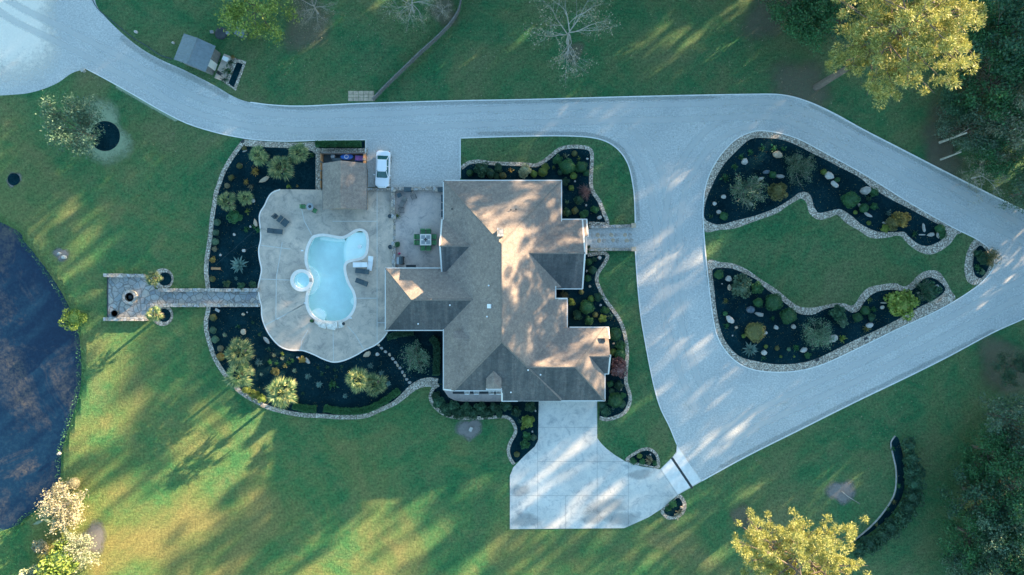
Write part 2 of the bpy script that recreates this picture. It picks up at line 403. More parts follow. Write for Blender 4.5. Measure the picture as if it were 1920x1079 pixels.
M['litter'] = litter_mat('leaf_litter', (.09, .095, .06), (.26, .21, .15), .6)
M['dirt'] = litter_mat('bare_dirt', (.16, .15, .145), (.30, .27, .25))
M['wet'] = litter_mat('damp_stain', (.15, .17, .18), (.30, .32, .33), .3)
M['palegrass'] = litter_mat('thin_grass', (.24, .33, .20), (.36, .42, .28))
M['weed'] = litter_mat('weedy_edge', (.06, .09, .07), (.22, .24, .20), .2, True)
M['whitegravel'] = litter_mat('white_gravel', (.80, .71, .60), (1.0, .90, .78), .9)
M['track'] = litter_mat('packed_gravel', (.60, .60, .58), (.74, .73, .70), .5)
L = {}
L['green'] = leafmat('leaves_green', (.018, .085, .03), (.035, .16, .055), (.085, .23, .085))
L['dark'] = leafmat('leaves_dark', (.014, .060, .036), (.032, .115, .06), (.08, .18, .09))
L['olive'] = leafmat('leaves_olive', (.08, .10, .035), (.17, .17, .055), (.28, .24, .09))
L['gold'] = leafmat('leaves_gold', (.16, .13, .03), (.34, .24, .06), (.52, .34, .10))
L['lime'] = leafmat('leaves_lime', (.09, .16, .03), (.19, .27, .05), (.34, .38, .09))
L['purple'] = leafmat('leaves_purple', (.10, .05, .055), (.25, .12, .12), (.42, .25, .23))
L['blue'] = leafmat('leaves_bluegreen', (.06, .14, .13), (.13, .25, .22), (.26, .38, .33))
L['pale'] = leafmat('leaves_pale', (.15, .19, .11), (.27, .31, .19), (.42, .43, .28))
L['dry'] = leafmat('leaves_dry', (.18, .165, .09), (.34, .31, .19), (.54, .49, .34))
L['palm'] = leafmat('fronds', (.05, .11, .04), (.13, .21, .08), (.42, .40, .15))
L['pine'] = leafmat('pine_needles', (.13, .15, .035), (.29, .30, .08), (.48, .46, .17))
L['greypl'] = leafmat('leaves_greygreen', (.045, .115, .07), (.10, .20, .12), (.21, .31, .20))

# ------------------------------------------------------------ ground sheet and pond
def px(pts, closed=True, n=5, sm=True):
    q = [P(x, y)[:2] for x, y in pts]
    return smooth(q, closed, n) if sm else q
POND = px([(-900, 250), (-300, 300), (0, 420), (40, 455), (80, 505), (115, 560), (140, 620), (147, 690), (143, 740), (125, 800), (110, 850), (105, 910), (80, 945), (40, 975), (0, 998), (-300, 1090), (-900, 1300)])
def sdf(poly, X, Y):
    A = np.array(poly); B = np.roll(A, -1, 0); d2 = np.full(X.shape, 1e18); ins = np.zeros(X.shape, bool)
    for (ax, ay), (bx, by) in zip(A, B):
        ex, ey = bx - ax, by - ay; wx, wy = X - ax, Y - ay
        t = np.clip((wx * ex + wy * ey) / (ex * ex + ey * ey + 1e-12), 0, 1)
        d2 = np.minimum(d2, (wx - ex * t) ** 2 + (wy - ey * t) ** 2)
        c = ((ay > Y) != (by > Y)) & (X < (bx - ax) * (Y - ay) / (by - ay + 1e-15) + ax); ins ^= c
    return np.where(ins, -1, 1) * np.sqrt(d2)
def axis(lo, hi, step, far):
    a = list(np.arange(lo, hi + 1e-6, step)); s = step; v = hi; up = []
    while v < far: s *= 1.35; v += s; up.append(v)
    s = step; v = lo; dn = []
    while v > -far: s *= 1.35; v -= s; dn.append(v)
    return np.array(dn[::-1] + a + up)
gx = axis(-72, 72, .75, 1200); gy = axis(-44, 44, .75, 1200)
X, Y = np.meshgrid(gx, gy); D = sdf(POND, X, Y)
t = np.clip((1.1 - D) / 2.6, 0, 1); Z = -1.5 * t * t * (3 - 2 * t)
nx, ny = len(gx), len(gy); vid = np.arange(nx * ny).reshape(ny, nx)
hx0, hx1 = (566 - 960) / S, (696 - 960) / S; hy0, hy1 = (540 - 614) / S, (540 - 434) / S
cx = (X[:-1, :-1] > hx0) & (X[:-1, 1:] < hx1) & (Y[:-1, :-1] > hy0) & (Y[1:, :-1] < hy1)
fc = np.stack([vid[:-1, :-1], vid[:-1, 1:], vid[1:, 1:], vid[1:, :-1]], -1)[~cx]
me = bpy.data.meshes.new('lawn'); me.from_pydata(np.stack([X.ravel(), Y.ravel(), Z.ravel()], 1).tolist(), [], fc.tolist())
tag(link('lawn', me, M['lawn']), 'wide mown green lawn around the house, drive and pond', 'lawn', kind='structure')
b = MB(); b.prism(px([(-900, 230), (-300, 280), (0, 385), (60, 440), (110, 500), (150, 560), (175, 640), (182, 700), (175, 760), (155, 820), (142, 870), (135, 930), (110, 970), (60, 1005), (0, 1030), (-300, 1120), (-900, 1330)]), -.56, -.55)
tag(b.build('pond_water', M['pond']), 'dark blue pond water with brown algae at the left edge', 'pond', kind='structure')

def sheet(name, pts, z, mat, label, cat, sm=True, holes=(), z0=-.05, n=5, kind='structure'):
    b = MB(); b.prism(px(pts, True, n, sm), z0, z, holes)
    o = b.build(name, mat); tag(o, label, cat, kind=kind); return o
def patch(name, cx, cy, r, mat, z, label, cat='ground', sx=1, rot=0, n=28):
    """ragged ground patch with a feathered rim"""
    c = P(cx, cy); R = r / S; vs = []; fs = []; ed = []
    rings = [0, .35, .6, .8, 1.0, 1.15]; ev = [.75, .65, .48, .3, .08, -.2]
    ph = [RNG.uniform(0, 6.28) for _ in range(4)]
    for j, q in enumerate(rings):
        for k in range(n):
            a = 2 * math.pi * k / n; w = 1 + .15 * math.sin(2 * a + ph[0]) + .12 * math.sin(3 * a + ph[1]) + .07 * math.sin(5 * a + ph[2])
            x = q * R * w * math.cos(a) * sx; y = q * R * w * math.sin(a)
            vs.append((c.x + x * math.cos(rot) - y * math.sin(rot), c.y + x * math.sin(rot) + y * math.cos(rot), z)); ed.append(ev[j])
    for j in range(len(rings) - 1):
        for k in range(n):
            a = j * n + k; b_ = j * n + (k + 1) % n; fs.append((a, b_, b_ + n, a + n)[::-1] if j else (a + n, b_ + n, b_)[::1])
    fs = [f if len(f) == 4 else f for f in fs]
    me = bpy.data.meshes.new(name); me.from_pydata(vs, [], fs)
    at = me.attributes.new('edge', 'FLOAT', 'POINT'); at.data.foreach_set('value', ed)
    return tag(link(name, me, mat), label, cat, kind='structure')

# ------------------------------------------------------------ drive, kerbs, islands
north = [(175, -60), (178, 0), (192, 26), (225, 60), (262, 90), (300, 112), (345, 132), (400, 160), (440, 183), (470, 193), (510, 198), (570, 200), (680, 195), (860, 190), (1000, 187.5), (1200, 182), (1400, 178), (1465, 179), (1510, 190), (1560, 212), (1620, 245), (1700, 286), (1780, 327), (1860, 367), (1920, 396), (2100, 490), (2300, 600)]
south_r = [(2300, 520), (2100, 530), (1990, 565), (1920, 598), (1860, 625), (1780, 668), (1700, 708), (1600, 756), (1500, 806), (1400, 856), (1316, 902)]
west_c = [(1316, 902), (1269, 834), (1255, 800), (1238, 765), (1225, 720), (1211, 650), (1201, 590), (1195, 530), (1191, 470)]
west_n = [(1191, 425), (1190, 385), (1187, 350), (1177, 308), (1155, 278), (1120, 261), (1060, 256), (960, 257), (863, 260)]
nw = [(686, 263), (600, 264), (540, 266), (490, 264), (445, 258), (400, 248), (350, 232), (300, 207), (250, 178), (200, 150), (162, 130)]
def sp(pts, n=5): return smooth([P(x, y)[:2] for x, y in pts], False, n)
outer = sp(north) + sp(south_r) + sp(west_c)[1:] + sp(west_n) + [P(863, 352)[:2], P(686, 352)[:2]] + sp(nw) + sp([(162, 130), (135, 138), (105, 158), (60, 174), (0, 180), (-200, 190), (-500, 150)]) + [P(-500, -60)[:2], P(-300, -300)[:2], P(170, -300)[:2]]
b = MB(); b.prism(outer, -.05, .02)
tag(b.build('gravel_drive', M['gravel']), 'pale blue grey gravel drive looping round the planted island', 'drive', kind='structure')
def ribbon(name, pts, w, z, mat, label, cat, closed=False, n=5, z0=-.05, sm=True, kind='structure'):
    b = MB(); q = [P(x, y)[:2] for x, y in pts]; q = smooth(q, closed, n) if sm else q
    b.ribbon(q, w, z0, z, closed); o = b.build(name, mat); return tag(o, label, cat, kind=kind)
K = .13
ribbon('kerb', north[9:], K, .10, M['kerb'], 'thin pale concrete kerb along the upper side of the drive', 'kerb')
ribbon('kerb', south_r, K, .10, M['kerb'], 'thin pale concrete kerb along the lower right side of the drive', 'kerb')
ribbon('kerb', west_c[1:], K, .10, M['kerb'], 'thin curving kerb between drive and lawn right of the garage', 'kerb')
ribbon('kerb', [(863, 259), (863, 335)], K, .10, M['kerb'], 'short straight kerb at the left end of the lawn strip above the house', 'kerb', sm=False)
ribbon('kerb', west_n, K, .10, M['kerb'], 'thin kerb round the lawn strip above the house', 'kerb')
ribbon('kerb', [(686, 290), (686, 262)], K, .10, M['kerb'], 'short kerb between the storage yard and the gravel', 'kerb', sm=False)
ribbon('kerb', nw, K, .10, M['kerb'], 'thin kerb along the lower side of the upper left drive', 'kerb', n=3)
ribbon('garden_edging', [(172, -30), (174, 0), (187, 21), (215, 44), (250, 72), (275, 87), (300, 104), (324, 112)], .09, .07, M['darkfab'], 'dark plastic edging strip along the upper left drive', 'edging')
ISL = [(1319, 432), (1318, 390), (1324, 345), (1343, 303), (1375, 266), (1408, 249), (1440, 247), (1490, 259), (1540, 284), (1620, 328), (1700, 378), (1780, 424), (1832, 450), (1856, 470), (1864, 495), (1850, 520), (1820, 546), (1760, 582), (1680, 619), (1600, 658), (1540, 685), (1490, 697), (1440, 698), (1400, 690), (1368, 668), (1345, 632), (1334, 580), (1325, 500)]
sheet('island_lawn', ISL, .035, M['lawn'], 'green lawn of the teardrop island inside the loop drive', 'lawn')
ribbon('kerb', ISL, K, .10, M['kerb'], 'thin pale kerb round the teardrop island', 'kerb', closed=True)
# upper island bed
cu = ISL[0:13]
PEB1 = [(1319, 434)] + ISL[1:11] + [(1796, 432), (1793, 441), (1781, 458), (1762, 472), (1742, 478), (1721, 472), (1702, 458), (1686, 443), (1660, 447), (1633, 447), (1610, 433), (1586, 419), (1570, 404), (1555, 409), (1539, 413), (1526, 409), (1516, 398), (1512, 382), (1504, 374), (1495, 376), (1475, 388), (1456, 401), (1417, 415), (1378, 429), (1349, 432)]
MUL1 = [(1407, 262), (1436, 260), (1465, 263), (1495, 274), (1524, 289), (1545, 299), (1575, 315), (1610, 333), (1633, 352), (1667, 373), (1702, 391), (1737, 410), (1762, 424), (1772, 432), (1772, 442), (1760, 454), (1739, 462), (1721, 458), (1703, 444), (1695, 436), (1679, 436), (1651, 436), (1633, 431), (1614, 421), (1598, 407), (1582, 396), (1570, 393), (1552, 397), (1535, 400), (1526, 388), (1520, 368), (1510, 361), (1497, 363), (1485, 372), (1456, 390), (1417, 405), (1378, 415), (1349, 422), (1329, 417), (1320, 407), (1323, 380), (1335, 349), (1354, 314), (1378, 287)]
PEB2 = [(1324, 494), (1353, 493), (1374, 495), (1400, 506), (1427, 525), (1459, 546), (1491, 572), (1512, 578), (1534, 576), (1562, 570), (1583, 570), (1596, 574), (1605, 568), (1614, 553), (1629, 540), (1655, 534), (1679, 532), (1694, 538), (1707, 532), (1722, 516), (1740, 508), (1759, 510), (1773, 527), (1783, 546), (1790, 562), (1760, 581), (1680, 618), (1600, 657), (1540, 684), (1490, 696), (1440, 697), (1400, 689), (1369, 667), (1346, 632), (1335, 580)]
MUL2 = [(1336, 507), (1353, 503), (1374, 505), (1395, 514), (1417, 525), (1438, 544), (1459, 559), (1480, 576), (1498, 589), (1523, 591), (1541, 583), (1559, 577), (1581, 579), (1597, 587), (1610, 583), (1623, 564), (1642, 549), (1670, 544), (1697, 547), (1714, 542), (1725, 529), (1740, 521), (1755, 525), (1770, 538), (1770, 548), (1753, 562), (1725, 576), (1688, 597), (1651, 616), (1614, 633), (1577, 651), (1534, 672), (1502, 681), (1459, 684), (1417, 678), (1385, 668), (1361, 642), (1349, 612), (1342, 572), (1338, 533)]
PEB3 = [(1829, 449), (1845, 458), (1858, 472), (1863, 495), (1850, 519), (1832, 535), (1815, 530), (1808, 510), (1810, 485), (1817, 464)]
MUL3 = [(1836, 461), (1848, 470), (1855, 486), (1852, 505), (1840, 522), (1828, 517), (1824, 500), (1826, 478)]
for nm, q, l in (('upper', PEB1, 'upper'), ('lower', PEB2, 'lower'), ('tip', PEB3, 'small right hand')):
    sheet('pebble_border', q, .05, M['pebble'], f'pale pebble border of the {l} planting bed on the island', 'pebbles', n=4)
for q, l in ((MUL1, 'upper'), (MUL2, 'lower'), (MUL3, 'small right hand')):
    sheet('mulch_bed', q, .065, M['mulch'], f'dark mulch of the {l} planting bed on the island', 'mulch', n=4)
# wheel tracks packed lighter on the gravel and weedy rims
def strip(name, pts, w, mat, z, label, cat, off=0, grp=None, sm=True):
    """ground strip with feathered sides"""
    q = [P(x, y)[:2] for x, y in pts]; q = smooth(q, False, 6) if sm else q; vs = []; fs = []; ed = []; A5 = [(-.5, -.2), (-.28, .35), (0, .75), (.28, .35), (.5, -.2)]
    for i in range(len(q)):
        a = Vector(q[max(i - 1, 0)]); c = Vector(q[min(i + 1, len(q) - 1)]); d = (c - a).normalized(); nn = Vector((-d.y, d.x)); p = Vector(q[i]) + nn * off
        e_ = 1 if 1 < i < len(q) - 2 else 0
        for (f_, v_) in A5: x = p + nn * f_ * w; vs.append((x.x, x.y, z)); ed.append(v_ if e_ else -.2)
    for i in range(len(q) - 1):
        for k in range(4): fs.append((i * 5 + k, (i + 1) * 5 + k, (i + 1) * 5 + k + 1, i * 5 + k + 1)[::-1])
    me = bpy.data.meshes.new(name); me.from_pydata(vs, [], fs); at = me.attributes.new('edge', 'FLOAT', 'POINT'); at.data.foreach_set('value', ed)
    return tag(link(name, me, mat), label, cat, grp, 'structure')
P1 = [(-90, -60), (20, 20), (110, 65), (200, 110), (280, 152), (350, 190), (430, 216), (530, 230), (700, 229), (900, 220), (1100, 214), (1300, 210), (1440, 206), (1520, 230), (1620, 280), (1740, 345), (1860, 408), (1960, 460)]
P2 = [(1960, 520), (1880, 560), (1780, 612), (1650, 678), (1500, 748), (1400, 795), (1330, 845)]
P3 = [(1150, 235), (1215, 300), (1240, 400), (1250, 500), (1262, 600), (1290, 700), (1330, 790)]
P4 = [(1270, 640), (1262, 500), (1262, 400), (1290, 310), (1350, 245), (1440, 212)]
for nm, pp, l in (('a', P1, 'upper drive'), ('b', P2, 'lower right drive'), ('c', P3, 'drive right of the house'), ('d', P4, 'bend left of the island')):
    for sd_, zz in ((-1, .0242), (1, .0256)):
        strip('wheel_track', pp, 1.5, M['track'], zz + .0004 * ord(nm) % .003, f'{"inner" if sd_ > 0 else "outer"} pale wheel track along the {l}', 'wheel track', sd_ * .95)
strip('weed_edge', [(470, 196), (570, 204), (680, 199), (860, 194), (1000, 191.5), (1200, 186), (1400, 182)], .9, M['weed'], .0275, 'dark weedy fringe along the upper kerb of the drive', 'weeds')
strip('weed_edge', [(870, 252), (960, 251), (1060, 251), (1120, 256), (1160, 275), (1182, 308), (1192, 350), (1196, 400), (1198, 420)], .9, M['weed'], .0275, 'dark weedy fringe along the kerb above the house', 'weeds')
strip('weed_edge', [(1900, 601), (1780, 662), (1700, 701), (1600, 750), (1500, 800), (1400, 850), (1330, 888)], .9, M['weed'], .0275, 'dark weedy fringe along the lower right kerb', 'weeds')
strip('weed_edge', [(1500, 190), (1560, 219), (1620, 251), (1700, 292), (1780, 333), (1860, 373)], .9, M['weed'], .0275, 'dark weedy fringe along the upper right kerb', 'weeds')
strip('weed_edge', [(215, 60), (255, 93), (300, 120), (345, 140), (400, 168), (440, 190)], 1.3, M['weed'], .0275, 'dark weedy fringe beside the shed', 'weeds')
for pts, l in (([(345, 228), (300, 204), (250, 175), (205, 150)], 'left kerb of the upper drive'),):
    strip('worn_earth', [(x, y + 4) for x, y in pts], 1.0, M['palegrass'], .037 if pts[0][0] > 1000 else .0085, 'thin worn turf beside the ' + l, 'earth')
patch('packed_gravel', 15, 25, 118, M['whitegravel'], .0238, 'broad paler worn gravel at the upper left of the drive', 'gravel')
# lawn strip above the house with its bed
LN = west_n + [(863, 345), (1100, 425)]
b = MB(); b.prism([P(x, y)[:2] for x, y in [(863, 345), (1060, 425), (1191, 425)]] + sp(west_n)[1:], -.05, .035)
tag(b.build('house_lawn', M['lawn']), 'green lawn strip between the drive and the bed above the house', 'lawn', kind='structure')
N1 = [(865, 316), (880, 306), (901, 304), (920, 307), (944, 308), (981, 309), (1004, 311), (1019, 304), (1034, 292.5), (1049, 281), (1066, 276.5), (1088, 276.5), (1104, 280), (1110, 291), (1109, 315), (1108, 345), (1112.5, 362), (1124, 379), (1131, 397.5), (1139, 419), (1128, 421), (1104, 420)]
b = MB(); b.prism(sp(N1) + [P(1104, 430)[:2], P(1000, 430)[:2], P(1000, 345)[:2], P(865, 337)[:2]], -.05, .055)
tag(b.build('mulch_bed', M['mulch']), 'dark mulch bed along the upper side of the house', 'mulch', kind='structure')
ribbon('pebble_border', N1, .48, .075, M['pebble'], 'pale pebble edging of the bed above the house', 'pebbles')
E1 = [(1102, 479), (1120, 476), (1134, 476), (1139, 483), (1131, 498), (1121, 513), (1119, 528), (1126, 546), (1137, 566), (1150, 583), (1161, 600), (1169, 619), (1174, 641), (1176, 666), (1174, 695), (1174, 719), (1181, 741), (1180, 757), (1171, 774), (1152, 784), (1136, 787), (1124, 784)]
b = MB(); b.prism(sp(E1) + [P(1124, 740)[:2], P(1050, 740)[:2], P(1020, 600)[:2], P(1020, 479)[:2]], -.05, .055)
tag(b.build('mulch_bed', M['mulch']), 'dark mulch bed along the right side of the house', 'mulch', kind='structure')
ribbon('pebble_border', E1, .46, .075, M['pebble'], 'pale pebble edging curving down the right side of the house', 'pebbles')
# big bed round the pool deck
W1 = [(456, 268), (445, 282), (432, 301), (421, 320), (412, 343), (405, 365), (402, 385), (398, 410), (395, 440), (391, 468), (388, 488), (387, 513), (390, 537), (391, 560), (391, 580), (387, 600), (387, 618), (392, 640), (403, 672), (418, 697), (435, 719), (453, 737), (476, 751), (502, 764), (536, 773.5), (569, 779), (610, 781), (640, 783), (683, 781), (711, 770), (739, 757), (757, 743), (771, 730), (786, 721), (804, 717), (820, 720)]
b = MB(); b.prism([P(600, 270)[:2]] + sp(W1) + [P(x, y)[:2] for x, y in [(840, 722), (840, 612), (735, 612), (700, 640), (630, 655), (560, 640), (528, 620), (520, 560), (520, 380), (600, 375)]], -.05, .055)
tag(b.build('mulch_bed', M['mulch']), 'broad dark mulch bed curving round the pool deck', 'mulch', kind='structure')
b = MB(); q = sp(W1); b.ribbon(q, lambda t: .55 if t < .84 else .55 + (t - .84) * 5, -.05, .08)
tag(b.build('pebble_border', M['pebble']), 'long pale pebble edging curving round the pool bed', 'pebbles', kind='structure')
sheet('pebble_border', [(456, 262), (500, 267), (560, 269), (603, 267), (690, 279), (690, 289), (604, 289), (604, 358), (592, 358), (592, 290), (585, 284), (560, 279), (500, 277), (460, 275)], .078, M['pebble'], 'pebble strip between the drive and the palms beside the pool hut', 'pebbles', sm=False)
S1 = [(823, 722), (812, 730), (807, 745), (811, 757), (820, 768), (834, 778), (852, 783), (881, 785), (926, 783), (945, 782), (957, 787), (965, 799), (966, 813), (957, 830), (953, 846), (957, 861), (964, 871)]
b = MB(); b.prism(sp(S1) + [P(x, y)[:2] for x, y in [(984, 858), (1010, 836), (1012, 745), (840, 722)]], -.05, .055)
tag(b.build('mulch_bed', M['mulch']), 'dark mulch bed below the porch and left of the garage apron', 'mulch', kind='structure')
ribbon('pebble_border', S1, .42, .078, M['pebble'], 'pale pebble edging of the bed below the porch', 'pebbles')
# concrete apron
DR = [(1010, 750), (1119.6, 750), (1119.6, 822), (1127, 832), (1137, 842), (1152.7, 854), (1172.7, 866), (1202.7, 875.5), (1237.7, 880.6), (1261.5, 857), (1268, 848), (1269, 834), (1316.5, 902.6), (1270, 929), (1240, 955), (1215, 971), (1170, 991), (956, 992.7), (956, 892.6), (962.5, 877), (982.5, 856), (1002.5, 838), (1009, 826)]
sheet('concrete_apron', DR, .06, M['concrete'], 'pale concrete parking apron below the garage', 'driveway', sm=False)
sheet('rain_stain', [(0, 0), (1, 0), (1, 1)], -.04, M['joint'], 'x', 'x') if False else None
sheet('mouth_slab', [(1240, 880), (1262, 858), (1269, 850), (1270, 838), (1314, 902), (1271, 927)], .064, M['kerb'], 'paler concrete strip where the apron meets the gravel drive', 'slab', sm=False)
jl = [((1010, 802), (1120, 802)), ((1008, 866), (1178, 866)), ((956, 930), (1176, 930)), ((1119.6, 822), (1119.6, 991)), ((1008, 826), (1008, 992)), ((1178, 868), (1178, 988)), ((1238, 881), (1270, 929)), ((1060, 930), (1060, 992))]
b = MB()
for (a, c) in jl:
    A = P(*a); C = P(*c); b.ribbon([A[:2], C[:2]], .035, .05, .0635)
tag(b.build('expansion_joints', M['joint']), 'thin dark joints between the slabs of the concrete apron', 'joints', kind='structure')
b = MB(); b.ribbon([P(1259.5, 859)[:2], P(1297.8, 916)[:2]], .30, .05, .071)
tag(b.build('drain_channel', M['dark']), 'dark slotted drain across the mouth of the concrete apron', 'drain')
for i, (x, y, r, s_) in enumerate([(1165, 973, 34, .5), (1110, 970, 28, .5), (985, 975, 26, .7), (1200, 890, 26, .4), (975, 920, 18, .8), (1140, 950, 40, .4)]):
    o = patch('damp_stain', x, y, r, M['wet'], .0645 + i * .0006, 'grey weathering stain on the concrete apron', 'stain', 1, 0)
    o['group'] = 'weathering stains on the apron'
    c = P(x, y); o.data.transform(Matrix.Translation((c.x, c.y, 0)) @ Matrix.Scale(s_, 4, (0, 1, 0)) @ Matrix.Translation((-c.x, -c.y, 0)))
for q, q2, l in (([(1172, 863), (1185, 851), (1201, 842), (1217, 840), (1231, 849), (1237, 864), (1235, 879), (1215, 876), (1190, 871)], [(1180, 862), (1192, 853), (1204, 847), (1217, 846), (1228, 854), (1231, 864), (1229, 875), (1212, 872), (1192, 867)], 'above'),
                 ([(1239, 957), (1243, 968), (1254, 975), (1270, 973), (1283, 963), (1287, 948), (1283, 936), (1274, 928), (1258, 941)], [(1245, 957), (1250, 966), (1262, 969), (1274, 964), (1280, 953), (1278, 941), (1271, 934), (1258, 945)], 'below')):
    sheet('pebble_border', q, .045, M['pebble'], f'pebble rim of the small bed {l} the apron mouth', 'pebbles')
    sheet('mulch_bed', q2, .058, M['mulch'], f'dark mulch of the small bed {l} the apron mouth', 'mulch')
# crescent bed lower right
ribbon('stone_edging', [(1678, 818), (1670, 832), (1675, 858), (1680, 885), (1677, 925), (1657, 960), (1630, 990), (1596, 1018)], .18, .06, M['rock'], 'thin stone edging on the left of the crescent bed at lower right', 'edging')
sheet('mulch_bed', [(1668, 832), (1674, 822), (1682, 820), (1688, 835), (1696, 880), (1693, 925), (1670, 966), (1633, 998), (1600, 1018), (1604, 1012), (1634, 990), (1660, 960), (1680, 925), (1682, 885), (1673, 850)], .045, M['mulch'], 'dark mulch of the crescent bed at lower right', 'mulch')
# bare and littered patches
for (x, y, r, mt, z, l, s_) in [(190, 250, 60, 'palegrass', .006, 'paler grass ring around the mulched tree at left', 1), (26, 337, 15, 'dirt', .007, 'bare rim round the small mulch circle at far left', 1), (115, 478, 15, 'dirt', .006, 'bare dirt spot on the lawn beside the pond', 1),
        (1578, 923, 27, 'dirt', .006, 'round bare grey patch on the lower right lawn', 1), (1390, 970, 24, 'litter', .007, 'brown needle litter at the foot of the lower pine', 1), (1505, 165, 62, 'litter', .006, 'brown needle litter at the foot of the tall pine', 1),
        (1450, 25, 60, 'litter', .007, 'leaf litter under the trees at the upper right edge', 1), (575, 45, 55, 'litter', .006, 'leaf litter beneath the bare trees at the top', 1), (832, 22, 30, 'litter', .007, 'leaf litter beside the top of the fence', 1),
        (1890, 690, 62, 'litter', .006, 'leaf litter under trees at the right edge', 1), (1780, 240, 62, 'litter', .007, 'needle litter between the upper right trees', 1), (175, 1012, 30, 'dirt', .006, 'pinkish bare rim around the lower left shrubs', 1),
        (1075, 100, 22, 'litter', .006, 'leaf litter under the large bare tree', 1), (880, 805, 24, 'dirt', .006, 'thin bare lawn spot below the porch bed', 1), (1880, 880, 80, 'litter', .008, 'shaded litter under the woods at lower right', 1), (1850, 120, 90, 'litter', .008, 'dark litter on the wood floor at upper right', 1),
        (1770, 300, 40, 'litter', .009, 'litter along the drive below the leaning trunks', 1)]:
    patch('ground_patch', x, y, r, M[mt], z, l)
def circle(cx, cy, r, n=28): return [(cx + r * math.cos(2 * math.pi * k / n), cy + r * math.sin(2 * math.pi * k / n)) for k in range(n)]
for (x, y, r, l) in ((197, 256, 28, 'round dark mulch ring under the tree at upper left'), (26, 337, 11.5, 'small dark mulch circle near the pond at far left')):
    sheet('mulch_ring', circle(x, y, r), .03, M['mulch'], l, 'mulch')

# ------------------------------------------------------------ pool deck, patio, pool
DK = [(604, 357), (526, 356.5), (511, 362.6), (503, 372.6), (497, 386), (489, 399), (487, 411), (489, 430), (489.5, 450), (486, 468), (487, 485), (491, 505), (489, 520), (485, 539), (487, 558), (491, 576), (492, 595), (499, 616), (510, 634), (526, 650), (545, 657), (568, 658), (589, 665.5), (607, 674), (626, 679.6), (647, 676), (670, 665.5), (684, 657), (703.6, 648), (718, 635.6), (726.5, 624)]
POOL = [(585.6, 445.5), (595, 441.5), (606, 440), (621, 442), (636, 444.7), (644, 444.5), (653, 440.6), (665.5, 433), (675, 430.5), (683, 432.5), (689, 439), (691.5, 451.5), (691, 465), (688.5, 477), (682, 485), (672, 489), (659, 491.4), (651, 495), (648.6, 503), (650.6, 516.5), (656, 532), (664, 546), (668, 562), (666.6, 577.5), (659.6, 591.5), (647, 602), (629.6, 606), (610, 605.6), (596, 602), (584, 593), (577, 581), (574, 567), (576, 549), (581, 535), (582, 520), (577.5, 508), (573, 492), (573.4, 476), (577, 461)]
ZD = .15
pool = px(POOL, True, 5)
def inset(poly, d):
    n = len(poly); out = []
    ar = sum(poly[i][0] * poly[(i + 1) % n][1] - poly[(i + 1) % n][0] * poly[i][1] for i in range(n)); sg = 1 if ar > 0 else -1
    for i in range(n):
        a = Vector(poly[i - 1]); c = Vector(poly[(i + 1) % n]); d_ = (c - a).normalized(); nn = Vector((-d_.y, d_.x)) * sg
        out.append(tuple(Vector(poly[i]) + nn * d))
    return out
b = MB(); b.prism(sp(DK) + [P(x, y)[:2] for x, y in [(745, 612), (800, 612), (800, 500), (739, 500), (739, 357)]], -.05, ZD, [pool])
tag(b.build('pool_deck', M['deck']), 'blotchy grey stamped concrete deck with scalloped edge round the pool', 'pool deck', kind='structure')
b = MB(); b.ribbon([P(x, y)[:2] for x, y in smooth(DK[1:], False, 5)], .16, -.02, ZD + .012)
tag(b.build('deck_edge', M['coping']), 'pale rounded rim along the scalloped edge of the pool deck', 'deck edge', kind='structure')
b = MB(); b.prism([P(x, y)[:2] for x, y in [(739, 355), (840, 355), (840, 506), (739, 506)]], -.05, ZD + .004)
tag(b.build('patio', M['patio']), 'smooth grey concrete patio in the left corner of the house', 'patio', kind='structure')
b = MB()
for pts in ([(707.5, 357), (707.5, 640)], [(624, 416), (707, 416)], [(520, 600), (574, 569)], [(497, 611), (573, 570)], [(578, 620), (566, 640), (565, 657)], [(652, 612), (668, 630), (682, 655)], [(707, 560), (668, 560)], [(707, 606), (735, 606)], [(566, 392), (571, 415), (585, 441)], [(625, 606), (626, 678)], [(530, 455), (519, 520), (518, 600)], [(490, 461), (545, 468)], [(490, 524), (544, 526)]):
    b.ribbon([P(x, y)[:2] for x, y in pts], .08, ZD - .02, ZD + .004 if False else ZD + .006)
tag(b.build('deck_joints', M['palejoint']), 'thin pale joints scored across the pool deck', 'joints', kind='structure')
pr = empty('swimming_pool', P(620, 530), 0, 'freeform pale blue swimming pool with white coping in the deck', 'swimming pool')
loc = P(620, 530)
def L0(poly): return [(p[0] - loc.x, p[1] - loc.y) for p in poly]
inn = inset(pool, .05)
b = MB(); m_ = len(inn)
for i in range(m_):
    a, c = L0(inn)[i], L0(inn)[(i + 1) % m_]
    b.add([(a[0], a[1], ZD), (c[0], c[1], ZD), (c[0], c[1], -1.15), (a[0], a[1], -1.15)], [(0, 1, 2, 3), (3, 2, 1, 0)][:1])
b.prism(L0(inn), -1.16, -1.1); b.build('basin', M['pool'], pr)
b = MB(); b.prism(L0(inset(pool, .02)), -.02, .03); 
wv = [f for f in b.f]; b2 = MB(); b2.v = b.v; nt_ = len(tessellate_polygon([[Vector((p[0], p[1], 0)) for p in L0(inset(pool, .02))]]))
b2.f = b.f[:nt_]; b2.m = [0] * nt_; b2.build('water', M['water'], pr)
b = MB(); b.ribbon(L0(inset(pool, .1)), .34, -.3, ZD + .05, True); b.build('coping', M['coping'], pr)
led = inset([P(x, y)[:2] for x, y in smooth([(653, 441), (665.5, 433), (675, 430.5), (683, 432.5), (689, 439), (691.5, 451.5), (691, 465), (688.5, 477), (682, 485), (672, 489), (659, 491.4), (650, 492), (647.5, 480), (647, 468), (649, 455)], True, 4)], .06)
b = MB(); b.prism(L0(led), -1.1, -.22); b.build('tanning_ledge', M['poolpale'], pr)
